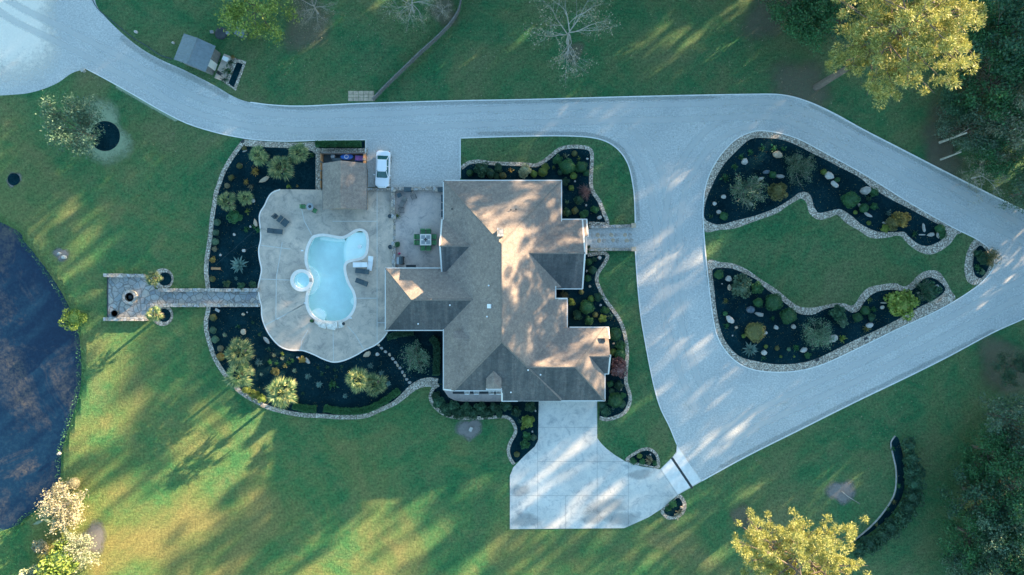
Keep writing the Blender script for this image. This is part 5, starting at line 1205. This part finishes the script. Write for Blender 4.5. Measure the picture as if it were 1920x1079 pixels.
def many(zone, data):
    for e in data:
        k = e[0]
        if k == 'r': rock(e[1], e[2], e[3], e[4], zone, *e[5:])
        else: plant({'b': 'ball', 'l': 'loose', 'a': 'airy', 'g': 'agave', 't': 'tuft'}[k], e[1], e[2], e[3], e[4], zone)
many('in the bed above the house', [('b', 'green', 1063.8, 313, 13), ('b', 'green', 1090, 314, 10), ('l', 'green', 1046, 300, 11), ('b', 'lime', 1017.8, 323.4, 8), ('l', 'lime', 1022, 315, 8), ('l', 'pale', 985, 320, 15), ('b', 'lime', 1001, 327, 6), ('l', 'dark', 904, 318, 17), ('b', 'green', 881, 325, 6), ('b', 'dark', 920, 326, 8), ('l', 'dark', 934, 316, 10), ('b', 'olive', 943, 330, 6), ('l', 'dark', 931, 332, 7), ('b', 'olive', 1077, 289, 5), ('t', 'lime', 1085, 299, 4), ('t', 'pale', 1060, 293, 5), ('b', 'green', 1099, 325, 6), ('b', 'lime', 1075.6, 330.6, 6), ('b', 'dark', 1050.6, 324, 5), ('t', 'gold', 957, 320.6, 5), ('t', 'lime', 1038, 315, 4)])
many('by upper right corner of house', [('l', 'dark', 1060, 341, 9), ('b', 'lime', 1071, 353.4, 5), ('a', 'purple', 1097.5, 360, 15), ('l', 'dark', 1086, 375, 10), ('b', 'olive', 1078, 395.6, 6), ('l', 'dark', 1064, 399, 9), ('l', 'green', 1094, 403, 10), ('l', 'green', 1116, 394, 9), ('r', 1101, 299, 2.5, 2, 'palerock'), ('r', 1078, 341, 2, 2, 'palerock'), ('r', 1099, 386, 2, 2.5, 'palerock'), ('r', 1124, 409, 5, 4, 'palerock', .5), ('t', 'greypl', 1063, 380, 5)])
many('in the bed below the entrance walk', [('b', 'green', 1104, 492, 6), ('l', 'dark', 1114, 487, 6), ('b', 'dark', 1111, 507.5, 7), ('b', 'green', 1102, 523, 6), ('b', 'olive', 1090, 548.6, 4.5), ('a', 'olive', 1057.5, 553, 8), ('b', 'lime', 1108, 561, 5.5), ('l', 'lime', 1072, 568, 8), ('b', 'green', 1100, 577, 12), ('l', 'dark', 1122, 557.5, 10), ('b', 'olive', 1116, 591, 5), ('l', 'lime', 1130, 598, 9), ('l', 'green', 1104, 601, 9), ('l', 'dark', 1083, 593, 11), ('l', 'green', 1134, 582, 9), ('r', 1124, 484, 4.5, 4, 'palerock'), ('r', 1105.6, 538, 3, 2.5, 'tanrock'), ('r', 1126, 573, 2.5, 2.5, 'palerock'), ('r', 1100, 509, 1.8, 3, 'palerock'), ('r', 1097, 488, 1.5, 1.5, 'palerock'), ('t', 'greypl', 1145, 594, 5)])
many('in the bed right of the garage', [('b', 'green', 1153, 627.5, 11.5), ('l', 'green', 1163.5, 651, 11), ('b', 'green', 1162.5, 666, 10), ('b', 'lime', 1149.7, 661, 6), ('b', 'green', 1144.6, 720.7, 5.5), ('l', 'dark', 1160.5, 722.7, 9), ('b', 'dark', 1147, 734, 5), ('b', 'green', 1154, 750.6, 13), ('l', 'green', 1168, 743, 7), ('b', 'dark', 1166, 758, 7), ('b', 'dark', 1130, 760.4, 7), ('l', 'dark', 1134, 771.6, 11), ('r', 1150, 645, 3, 1.6, 'palerock', .5), ('r', 1164, 731, 1.5, 2.5, 'palerock'), ('t', 'blue', 1149, 767, 4)])
o = plant('loose', 'purple', 1163.5, 695, 22, 'right of the garage', hz=2.5, lab='broad pinkish purple maple overhanging the pebble edging')
many('in the bed below the porch', [('l', 'dark', 822 + i * 13, 757 + (i % 2) * 10 + min(i, 3) * 3, 13) for i in range(9)] + [('l', 'dark', 840 + i * 16, 776, 9) for i in range(7)] + [('l', 'dark', 950, 762, 12), ('l', 'dark', 968, 772, 10), ('t', 'greypl', 975, 790, 5), ('l', 'dark', 818, 742, 9)])
many('in the bed left of the garage apron', [('l', 'lime', 991, 791, 13), ('l', 'dark', 994, 764, 12), ('l', 'green', 987, 818, 9), ('l', 'green', 984, 834, 11), ('b', 'olive', 969, 853, 5), ('b', 'greypl', 1000, 821, 5.5), ('r', 1004, 771, 2, 2, 'palerock'), ('r', 998, 810, 2, 2, 'palerock'), ('l', 'lime', 980, 803, 5)])
many('in left half of upper island bed', [('a', 'greypl', 1403, 357, 34), ('a', 'greypl', 1504, 312, 32), ('l', 'olive', 1461.5, 358, 20), ('t', 'green', 1428.5, 279, 6), ('t', 'green', 1407, 286, 6), ('t', 'green', 1450, 280, 7), ('t', 'green', 1468, 280, 5), ('t', 'green', 1389.5, 295.5, 7), ('t', 'green', 1377.5, 313, 7), ('t', 'green', 1360, 335, 8), ('b', 'green', 1357.4, 406, 7), ('t', 'dark', 1332.7, 407, 5), ('b', 'green', 1449, 328.6, 6), ('r', 1457, 291.5, 10, 7, 'tanrock', -.3), ('r', 1395, 304.6, 7, 6, 'palerock', .4), ('r', 1356, 370, 5, 4.5, 'palerock'), ('r', 1339, 383, 4, 4, 'palerock'), ('r', 1347, 399, 5, 4, 'rock'), ('r', 1424.6, 337, 7, 4, 'rock', .3), ('r', 1461.5, 331.5, 9, 4, 'rock'), ('r', 1407, 384, 5, 4, 'rock'), ('r', 1436, 324, 8, 4, 'darkrock', .1)])
many('in right half of upper island bed', [('r', 1554, 331, 9, 7, 'palerock', -.5), ('r', 1564, 347, 9, 5, 'palerock', -.7), ('r', 1622, 359, 11, 8, 'rock', .1), ('r', 1627, 404, 10, 3, 'rock', -.5), ('r', 1661, 419, 8, 2.5, 'palerock', 0), ('r', 1664, 414, 4, 3, 'palerock', 1), ('r', 1611, 386, 2.5, 5, 'rock', .5), ('r', 1731, 428, 3, 9, 'rock', .2), ('r', 1744, 441, 8, 4, 'rock', .2), ('r', 1728, 441, 7, 1.3, 'palerock', 0), ('r', 1757.4, 442, 4, 6, 'rock', .2), ('b', 'green', 1595, 375, 14), ('b', 'green', 1620, 391, 8), ('l', 'green', 1639.7, 388, 8), ('l', 'green', 1638.5, 360, 9), ('l', 'gold', 1693, 412, 20), ('l', 'olive', 1679, 416, 19), ('l', 'lime', 1660.5, 429.5, 9), ('b', 'green', 1763.6, 429.5, 8), ('l', 'green', 1767, 441, 8), ('b', 'lime', 1629, 419, 4), ('b', 'lime', 1603.7, 399, 3.5), ('b', 'green', 1570, 338, 4.5), ('b', 'lime', 1545, 323, 5), ('t', 'blue', 1666, 401, 7), ('t', 'green', 1714, 440, 6), ('t', 'dark', 1628, 374, 7)])
many('in right tip bed of island', [('l', 'dark', 1843.6, 486, 13), ('l', 'dark', 1834, 476, 8), ('t', 'green', 1832, 503, 7), ('t', 'greypl', 1841, 512, 7), ('a', 'olive', 1862, 483, 20)])
many('in left half of lower island bed', [('b', 'green', 1348, 516, 8), ('l', 'greypl', 1391, 540, 25), ('l', 'green', 1420, 541, 14), ('b', 'green', 1422, 568, 8), ('b', 'green', 1451.7, 567, 15), ('b', 'green', 1479, 593, 14), ('b', 'olive', 1416.6, 623, 17), ('g', 'blue', 1408, 656, 17), ('t', 'green', 1448.5, 598, 5), ('b', 'green', 1359.5, 589, 4), ('t', 'green', 1362, 612, 6), ('t', 'green', 1493, 652.6, 7), ('l', 'green', 1514.6, 667, 7), ('b', 'lime', 1436, 650.5, 3.5), ('b', 'olive', 1457, 654, 4), ('b', 'greypl', 1479, 656, 3.5), ('b', 'lime', 1394, 631, 3.5), ('b', 'lime', 1464, 669.5, 2.5), ('b', 'lime', 1489, 669.5, 2), ('t', 'green', 1432, 672, 5), ('t', 'olive', 1361, 565, 6), ('r', 1365.4, 523.7, 6, 6, 'palerock', .3), ('r', 1367, 540, 4, 6, 'tanrock'), ('r', 1368.6, 600, 11, 6, 'palerock', -.7), ('r', 1406, 582, 9, 7, 'darkrock'), ('r', 1423, 590, 9, 4, 'rock', -.2), ('r', 1454.5, 614.7, 5, 4.5, 'palerock', -.4), ('r', 1487, 613, 5, 4.5, 'rock'), ('r', 1433.6, 625, 5, 4, 'palerock', .3), ('r', 1432, 662, 6.5, 5, 'palerock'), ('r', 1506, 657, 7.5, 5, 'palerock', .3), ('r', 1380, 614.7, 3, 3, 'tanrock'), ('r', 1353.5, 533, 1.5, 1.2, 'palerock'), ('r', 1373, 630, 1.6, 1.6, 'palerock')])
many('in right half of lower island bed', [('a', 'greypl', 1540, 630, 32), ('l', 'dark', 1571.5, 588, 17), ('b', 'green', 1608.6, 596, 8), ('b', 'green', 1622.8, 582.7, 8), ('l', 'dark', 1634.5, 597, 8), ('l', 'lime', 1692, 572, 33), ('l', 'green', 1690, 570, 14), ('l', 'dark', 1745.7, 546, 20), ('a', 'dark', 1740, 548, 24), ('t', 'lime', 1579, 635, 8), ('t', 'lime', 1630, 563, 5), ('t', 'green', 1638, 581, 6), ('t', 'olive', 1624, 617, 7), ('l', 'greypl', 1581, 605, 11), ('r', 1560, 634.6, 11, 8, 'palerock', .4), ('r', 1629, 610.5, 9, 5.5, 'palerock', .3), ('r', 1656.8, 568.8, 8, 1.6, 'palerock'), ('r', 1653, 577, 5, 4, 'palerock', .5), ('r', 1756, 537, 3.5, 3, 'palerock'), ('r', 1721, 550, 3, 2, 'palerock')])
many('in the small bed above the apron mouth', [('b', 'lime', 1199, 856, 4.5), ('t', 'dry', 1217.7, 864, 10), ('l', 'green', 1188, 866, 7), ('l', 'green', 1204, 867, 7), ('r', 1219, 853, 1.8, 1.8, 'palerock'), ('l', 'green', 1228, 870, 6)])
many('in the small bed below the apron mouth', [('l', 'green', 1262.7, 946, 9), ('l', 'green', 1252, 955, 7), ('t', 'dry', 1272.7, 963, 9), ('r', 1277, 952, 3, 3, 'tanrock')])
# pool bed
many('in pool bed above walk', [('l', 'green', 439.4, 407.5, 14), ('g', 'blue', 446, 496.7, 19), ('b', 'olive', 449, 312, 5), ('l', 'olive', 432.5, 334, 6.5), ('b', 'tan' if False else 'dry', 426, 349, 4.5), ('b', 'greypl', 407, 418, 6), ('b', 'greypl', 405, 437, 5.5), ('b', 'greypl', 404, 454, 6), ('l', 'dry', 402.5, 467.6, 6), ('l', 'gold', 399, 487, 6.5), ('b', 'olive', 398.6, 524, 5), ('t', 'gold', 479, 322, 9), ('t', 'gold', 462, 342, 6), ('t', 'dry', 471, 351, 6), ('t', 'lime', 465, 397, 5), ('t', 'green', 462, 431, 6), ('t', 'green', 484, 433, 6), ('t', 'green', 477, 426, 5), ('t', 'lime', 541, 350, 5), ('t', 'green', 586, 292, 6), ('t', 'blue', 443, 523, 4), ('b', 'olive', 458, 279, 4), ('l', 'dark', 425, 533, 8), ('l', 'dark', 452, 537, 8), ('l', 'dark', 474, 534, 8), ('t', 'gold', 558, 350, 3),
     ('r', 496, 338, 10, 4.5, 'tanrock', .5), ('r', 479.5, 419, 3.5, 8, 'tanrock', .2), ('r', 470, 426, 2.2, 2.4, 'palerock'), ('r', 440, 441, 3, 3, 'palerock'), ('r', 458, 471, 3.6, 3.6, 'palerock'), ('r', 414, 479, 2.5, 2.5, 'palerock'), ('r', 460, 284, 5, 1.6, 'palerock', .4), ('r', 475, 377, 5, 4, 'rock'), ('r', 453, 310, 2, 2, 'palerock')])
many('in left pool bed below walk', [('b', 'olive', 400, 596, 6), ('b', 'greypl', 399.4, 620, 6), ('b', 'greypl', 402.7, 637.5, 6.5), ('b', 'dry', 413, 654.5, 5.5), ('b', 'gold', 413.4, 670, 7), ('t', 'green', 448, 613, 4), ('g', 'pale', 421, 629, 5.5), ('g', 'blue', 484.5, 681, 9), ('g', 'pale', 513.5, 667, 5), ('g', 'pale', 529, 672.5, 5), ('g', 'blue', 490, 703, 4.5), ('t', 'green', 506, 680, 5), ('t', 'green', 519, 682, 4), ('t', 'lime', 530, 664, 4), ('l', 'olive', 514.6, 698, 9), ('t', 'green', 541, 681, 5), ('t', 'green', 549, 677, 5), ('t', 'olive', 535, 687, 5), ('l', 'lime', 476, 741, 11), ('l', 'lime', 462, 733, 9), ('l', 'lime', 490, 749, 9), ('l', 'gold', 566, 675, 8), ('r', 457.4, 623, 5.5, 6, 'tanrock'), ('r', 500.8, 639.4, 3.5, 8.5, 'rock', .7), ('r', 456.7, 590, 3.2, 3.2, 'tanrock'), ('r', 464, 586.5, 1.6, 1.6, 'palerock'), ('r', 577, 677.5, 8, 4, 'rock', -.8), ('r', 559, 671, 3, 2, 'palerock'), ('t', 'dark', 474, 606, 4), ('t', 'dark', 486, 628, 4), ('t', 'dark', 505, 655, 4)])
many('in pool bed below deck', [('g', 'pale', 552, 696, 5.5), ('g', 'blue', 577, 707, 7.5), ('g', 'blue', 598, 722, 8), ('g', 'blue', 715, 700, 6.5), ('g', 'blue', 728, 720.5, 6.5), ('g', 'blue', 647, 743.6, 6), ('g', 'blue', 694.5, 687, 7), ('t', 'green', 624, 721, 10), ('t', 'dark', 568, 738, 4), ('r', 689.5, 665, 8.5, 4.5, 'tanrock', .5), ('r', 708, 665, 4, 3.6, 'palerock'), ('t', 'dark', 596, 690, 4), ('t', 'dark', 614, 689, 4), ('t', 'dark', 628, 694, 4), ('t', 'dark', 641, 688, 4), ('t', 'dark', 655, 694, 4), ('t', 'dark', 604, 702, 4), ('t', 'dark', 631, 707, 4)])
plant('airy', 'greypl', 778, 670, 29, 'beside the stepping stones', lab='large open grey green twiggy shrub')
plant('loose', 'lime', 133, 600, 23, 'at the edge of the pond', hz=1.5, z=-.2, lab='bright yellow green rounded bush')
many('at the lower left corner', [('a', 'dry', 114, 957, 44), ('t', 'pale', 108, 962, 34), ('l', 'lime', 112, 1056, 44), ('a', 'pale', 140, 1034, 42), ('b', 'dry', 137, 908, 10), ('b', 'dry', 108, 916, 9), ('l', 'dry', 72, 1028, 17), ('l', 'pale', 60, 1090, 30)])
many('on the lawn', [('r', 112, 476, 4, 2.5, 'palerock'), ('r', 121, 483, 5, 4, 'palerock'), ('r', 112, 851, 4, 3.5, 'rock'), ('r', 256, 61, 4, 3, 'palerock', -.3), ('r', 325.5, 81.5, 3.5, 3, 'palerock')])
many('in the trough beside the shed', [('t', 'dark', 424, 133, 8), ('t', 'gold', 436, 108, 5), ('t', 'dark', 432, 118, 7), ('t', 'dark', 421, 150, 7), ('t', 'green', 431, 136, 6)])
many('along the crescent bed', [('l', 'dark', 1706, 837, 17), ('l', 'dark', 1712, 862, 18), ('b', 'gold', 1717, 862, 7), ('t', 'gold', 1703, 872, 5), ('l', 'dark', 1710, 888, 18), ('l', 'dark', 1721, 882, 16), ('l', 'dark', 1717, 910, 18), ('l', 'dark', 1714, 934, 19), ('l', 'dark', 1706, 954, 19), ('l', 'dark', 1692, 974, 19), ('l', 'dark', 1674, 992, 19), ('l', 'dark', 1656, 1007, 19), ('l', 'dark', 1634, 1022, 19), ('l', 'dark', 1612, 1034, 18), ('t', 'green', 1674, 842, 5), ('t', 'green', 1685, 912, 5), ('t', 'olive', 1676, 942, 5), ('t', 'green', 1664, 955, 4), ('t', 'olive', 1643, 985, 4)])
plant('tuft', 'lime', 746.5, 406.5, 6, 'in the pot by the upper deck wall', z=.55); plant('ball', 'green', 746, 459.5, 5, 'in the pot by the lower deck wall', z=.5); plant('ball', 'green', 586, 602, 3, 'in the pot at the left of the pool stones', z=.5)
many('by the front door', [('l', 'dark', 1105, 425, 5), ('l', 'dark', 1104, 464, 4)])
# clipped hedges
def hedge(pts, w, h, mat, label, closed=False):
    q = smooth([P(x, y, h * .6)[:2] for x, y in pts], closed, 6); he = empty('clipped_hedge', (0, 0, 0), 0, label, 'hedge')
    b = MB(); b.ribbon(q, w * .8, .03, h * .86, closed); b.build('core', L[mat], he)
    C = []
    for i in range(len(q) - 1):
        A = np.array(q[i]); B = np.array(q[i + 1]); ln = np.linalg.norm(B - A); m = int(ln * 620 * (w + 2 * h) / 3) + 1
        d = (B - A) / (ln + 1e-9); nn = np.array([-d[1], d[0]])
        t_ = RNG.uniform(0, 1, m); s_ = RNG.uniform(-1, 1, m); z = np.where(np.abs(s_) > .8, RNG.uniform(.05, 1, m), RNG.uniform(.88, 1.05, m)) * h
        wob = 1 + .1 * np.sin((A[0] + d[0] * ln * t_) * 5) + .08 * np.sin((A[1] + t_) * 9)
        C.append(np.stack([A[0] + d[0] * ln * t_ + nn[0] * s_ * w / 2 * wob, A[1] + d[1] * ln * t_ + nn[1] * s_ * w / 2 * wob, z], 1))
    link('foliage', quads('foliage', leafcards(np.vstack(C), .085, 1.0, .6)), L[mat], he); return he
hedge([(592, 271), (620, 271), (650, 271), (677, 271)], .75, .9, 'green', 'clipped hedge between the drive kerb and the storage yard')
sheet('mulch_bed', [(590, 266), (684, 266), (684, 279), (598, 279)], .085, M['mulch'], 'dark mulch strip under the hedge by the storage yard', 'mulch', sm=False)
hedge([(608, 766), (625, 770), (646, 772), (680, 770.5), (705, 762), (725, 750), (748, 733)], .85, .8, 'green', 'curved clipped hedge along the lower pool bed')
hedge([(550, 761), (570, 767), (592, 768)], .9, .8, 'green', 'short clipped hedge left of the curved hedge')
hedge([(726, 634), (750, 627), (775, 624)], .8, .6, 'dark', 'dark hedge at the corner of deck and left wing')
hedge([(808, 634), (818, 645), (819, 670), (818, 705)], .9, .7, 'dark', 'dark clipped hedge against the left house wall')
# ------------------------------------------------------------ palms
def palm(x, y, r, hgt, label, mat='palm', sc=1.0, grp='fan palms', zb=.05):
    p = P(x, y, hgt); R = r / S * (H - hgt) / H
    o = empty('fan_palm', (p.x, p.y, zb), random.uniform(0, 6.28), label, 'palm', grp)
    b = MB(); pts = [(0, 0, 0), (.03, .02, hgt * .5), (0, 0, hgt)]; b.tube(pts, [.2, .16, .15], 8)
    for i in range(int(hgt / .18)): b.tube([(0.02, .01, .1 + i * .18), (0.02, .01, .14 + i * .18)], .2, 7)
    b.build('trunk', M['bark'], o)
    me = get('palm', random.randrange(3), mat); c = bpy.data.objects.new('crown', me); COL.objects.link(c); c.parent = o; c.location = (0, 0, hgt); c.scale = (R, R, R)
    return o
palm(485, 293, 23, 2.2, 'leftmost of the three palms beside the pool hut'); palm(526, 315, 31, 2.6, 'largest palm beside the pool hut, lower middle of three'); palm(561, 288, 24, 2.3, 'rightmost of the three palms beside the pool hut, yellowing')
palm(425, 378, 22, 2.0, 'left palm of the pair at the left bed edge'); palm(460, 372, 18, 1.8, 'right palm of the pair at the left bed edge')
palm(450, 662, 34, 3.0, 'upper of the two big palms in the lower left bed'); palm(448, 704, 33, 2.8, 'lower of the two big palms in the lower left bed'); palm(529, 736, 36, 3.2, 'golden sunlit palm at the bottom of the pool bed')
palm(672, 712, 30, 3.0, 'palm in the middle of the bed below the deck, left head'); palm(703, 722, 27, 2.6, 'palm in the middle of the bed below the deck, right head')
palm(288.5, 523, 18, 2.2, 'small bright palm in the upper terrace planter'); palm(289, 590.5, 18, 2.2, 'small bright palm in the lower terrace planter')

# ------------------------------------------------------------ trees
def tree(kind, mat, x, y, zc, label, sc=1.0, rz=None, v=None, cat='tree', group=None, nm='tree', base=False, zsc=None, z=0, reg=None):
    """x,y: photo position of the crown's middle at height zc (or of the foot if base)"""
    p = P(x, y, 0 if base else zc); v = random.randrange(3) if v is None else v
    o = empty(nm, (p.x, p.y, z), random.uniform(0, 6.28) if rz is None else rz, label, cat, group); o.scale = (sc, sc, zsc or sc)
    me = get(kind, v, mat)
    for part, m_ in zip(('trunk', 'crown'), me):
        if m_: q = bpy.data.objects.new(part, m_); COL.objects.link(q); q.parent = o
    return o
tree('hero', 'pine', 1531, 168, 0, 'tall forked pine with bright sunlit crown at the upper right', 1.12, 0.3, v=0, nm='pine_tree', base=True, group='pines')
tree('hero', 'pine', 1400, 978, 0, 'bright sunlit pine leaning out at the bottom right', .9, -.3, v=1, nm='pine_tree', base=True, group='pines')
0 and tree('hero', 'pine', 1468, 1010, 0, 'second sunlit pine at the bottom edge, right of the leaning one', .95, 4.2, v=2, nm='pine_tree', base=True, group='pines')
tree('oak', 'greypl', 150, 248, 3.0, 'spreading grey green tree half covering the mulch ring at upper left', .86, nm='broadleaf_tree')
tree('oak', 'lime', 468, 2, 5, 'yellow green leafy tree cut by the top edge', 1.0, nm='broadleaf_tree')
tree('bare', 'dry', 1072, 48, 6, 'large nearly leafless grey tree on the top lawn', 1.32, nm='bare_tree', v=0)
tree('bare', 'dry', 765, -8, 5, 'white branched bare tree at the top left of the fence', .9, nm='bare_tree', v=1)
tree('bare', 'dry', 575, -5, 5, 'thin bare tree beside the leafy one at the top', .72, nm='bare_tree', v=2)
tree('bare', 'dry', 828, 18, 1.5, 'low twiggy bare sapling beside the fence', .35, nm='bare_tree', v=2)
tree('bare', 'dry', 1885, 320, 6, 'pale bare tree at the right edge above the drive', .8, nm='bare_tree', v=1)
wood = [(1520, 35, 'green', .8), (1500, 0, 'green', .9), (1885, 150, 'green', 1.1), (1835, 240, 'greypl', .8), (1905, 235, 'pale', .9), (1905, 60, 'dark', 1.2), (1800, 200, 'dark', .6), (1870, 300, 'green', .7), (1940, 360, 'greypl', .8), (1845, 40, 'green', .9), (1590, 30, 'dark', .8)]
for i, (x, y, mt, s_) in enumerate(wood):
    o = tree('oak', mt, x, y, 5 * s_, None, s_, nm='broadleaf_tree', group='woodland trees at the upper right'); REG.append(['in the woods at upper right', CM[mt] + ' leafy tree', x, y, o, 'tree'])
wood = [(1905, 790, 'greypl', .95), (1862, 850, 'green', .75), (1905, 900, 'green', 1.0), (1850, 935, 'dark', .85), (1890, 985, 'greypl', .95), (1832, 1010, 'green', .8), (1868, 1062, 'dark', 1.0), (1930, 1040, 'green', .9), (1940, 850, 'olive', .8), (1905, 690, 'dark', .5), (1805, 1070, 'greypl', .6), (1830, 878, 'green', .5)]
for i, (x, y, mt, s_) in enumerate(wood):
    o = tree('oak', mt, x, y, 5 * s_, None, s_, nm='broadleaf_tree', group='woodland trees at the lower right'); REG.append(['in the woods at lower right', CM[mt] + ' leafy tree', x, y, o, 'tree'])
for (a, c_, zz, r, l) in (((1762, 268), (1812, 250), 6, .17, 'pale leaning trunk stub beside the upper right drive, upper one'), ((1764, 300), (1802, 286), 5, .14, 'pale leaning trunk stub beside the upper right drive, lower one'), ((1835, 842), (1900, 860), 4, .1, 'thin pale dead trunk in the lower right woods, upper one'), ((1870, 992), (1905, 985), 5, .12, 'thin pale dead trunk in the lower right woods, lower one')):
    b = MB(); A = P(*a, 0); C = P(*c_, zz); b.tube([A, A.lerp(C, .5), C], [r, r * .8, r * .5], 8); b.tube([A.lerp(C, .6), A.lerp(C, .9) + Vector((.5, .6, .3))], [r * .3, r * .1], 5); tag(b.build('dead_trunk', M['twig']), l, 'trunk')

# woods outside the frame, on the sunny side: they shade the garden
def bandtree(x, y, s_, kind='pine', zs=None):
    mt = 'pine' if kind == 'pine' else 'dark'
    o = tree(kind, mt, x, y, 0, None, s_, nm='pine_tree' if kind == 'pine' else 'broadleaf_tree', base=True, zsc=zs, group='woods beyond the upper right'); REG.append(['in woods beyond the garden', ('tall pine' if kind == 'pine' else 'leafy tree'), x, y, o, 'tree'])
R2 = random.Random(5)
u = Vector((math.cos(AZ), math.sin(AZ))); w_ = Vector((-u.y, u.x))
n_b = 0
EDGE = ([-70, -45, -30, -24, -16, -8, 0, 8, 12, 16, 25, 35, 60], [-8, -14, -24, -30, -22, -8, -7, -11, -26, -48, -50, -45, -48])
def put(x, y, dens=.57):
    """a tree whose top just reaches the low sun's grazing line over the garden"""
    global n_b
    if R2.random() > dens: return
    q = Vector((x, y)); h = math.tan(EL) * (q.dot(u) - float(np.interp(q.dot(w_), *EDGE))) * R2.uniform(.86, 1.03) + (5.5 if R2.random() < .16 else 0)
    if R2.random() < .3: bandtree(960 + x * S, 540 - y * S, min(h, 20) * .8 / 8.2, 'oak'); n_b += 1
    bandtree(960 + x * S, 540 - y * S, max(.62, h / 21.6)); n_b += 1
for row in range(4):
    x = -62 + (row % 2) * 3
    while x < 78: put(x + R2.uniform(-2, 2), 49 + row * 7 + R2.uniform(-2, 2)); x += R2.uniform(5.5, 8.5)
for row in range(3):
    y = -44 + (row % 2) * 3
    while y < 46: put(77 + row * 7 + R2.uniform(-2, 2), y + R2.uniform(-2, 2)); y += R2.uniform(5.5, 8.5)
for row in range(3):
    s_pos = -66.0 + (row % 2) * 3
    while s_pos < 66:
        q = u * (106 + row * 7 + R2.uniform(-3, 3)) + w_ * s_pos; put(q.x, q.y, .62); s_pos += R2.uniform(5.5, 8.5)

# ------------------------------------------------------------ bank grass and fallen leaves (uncountable)
pp = np.array([p for p in POND if -70 < p[0] < -50 and -42 < p[1] < 20]); C = np.repeat(pp, 60, 0) + RNG.normal(size=(len(pp) * 60, 2)) * .4
C = np.hstack([C, RNG.uniform(-.5, .05, (len(C), 1))]); dd = np.tile(np.array([[0, 0, 1.0]]), (len(C), 1))
C = C[sdf(POND, C[:, 0], C[:, 1]) > -.35]; dd = dd[:len(C)]
o = link('bank_grass', quads('bank_grass', leafcards(C, .12, .8, .2, dd)), L['green']); tag(o, 'rough grass and reeds along the bank of the pond', 'bank grass', kind='stuff')
C = []
for (x, y, r_, n_) in [(1100, 90, 330, 900), (1500, 150, 220, 700), (620, 90, 160, 500), (1250, 215, 400, 500), (1750, 780, 220, 400), (300, 180, 200, 250), (960, 185, 500, 500), (1600, 900, 260, 300)]:
    a = RNG.uniform(0, 6.28, n_); q = r_ * RNG.uniform(0, 1, n_) ** .5 / S; c = P(x, y); C.append(np.stack([c.x + q * np.cos(a), c.y + q * np.sin(a) * .6, np.full(n_, .05)], 1))
o = link('fallen_leaves', quads('fallen_leaves', leafcards(np.vstack(C), .07, .1, .6)), L['dry']); tag(o, 'scattered fallen leaves on the lawns and drive', 'leaves', kind='stuff')
C = []
for poly, n_ in ((px(MUL1), 900), (px(MUL2), 900), (sp(W1) + [P(735, 612)[:2], P(630, 655)[:2], P(528, 620)[:2], P(520, 380)[:2]], 1500), (sp(N1), 300), (sp(E1), 300)):
    A = np.array([p[:2] for p in poly]); lo, hi = A.min(0), A.max(0); q = RNG.uniform(lo, hi, (n_ * 3, 2)); q = q[sdf([tuple(p) for p in A], q[:, 0], q[:, 1]) < -.1][:n_]
    C.append(np.hstack([q, np.full((len(q), 1), .09)]))
o = link('mulch_chips', quads('mulch_chips', leafcards(np.vstack(C), .055, .15, .5)), L['olive']); tag(o, 'bark chips and dry leaf bits strewn over the planting beds', 'bark chips', kind='stuff')

# ------------------------------------------------------------ labels for the plants and stones
groups = {}
for e in REG: groups.setdefault((e[0], e[1]), []).append(e)
for (zone, d), es in groups.items():
    horiz = max(e[2] for e in es) - min(e[2] for e in es) >= max(e[3] for e in es) - min(e[3] for e in es)
    es.sort(key=lambda e: e[2] if horiz else e[3])
    for i, e in enumerate(es):
        lab = f'{d} {zone}'
        if len(es) > 1: lab += f', {ORD[i] if i < 20 else str(i + 1) + "th"} from {"left" if horiz else "top"}'
        e[4]['label'] = lab; e[4]['category'] = e[5]
        if len(es) > 1 and 'group' not in e[4]: e[4]['group'] = f'{d}s {zone}'
print('objects', len(bpy.data.objects), 'belt', n_b)
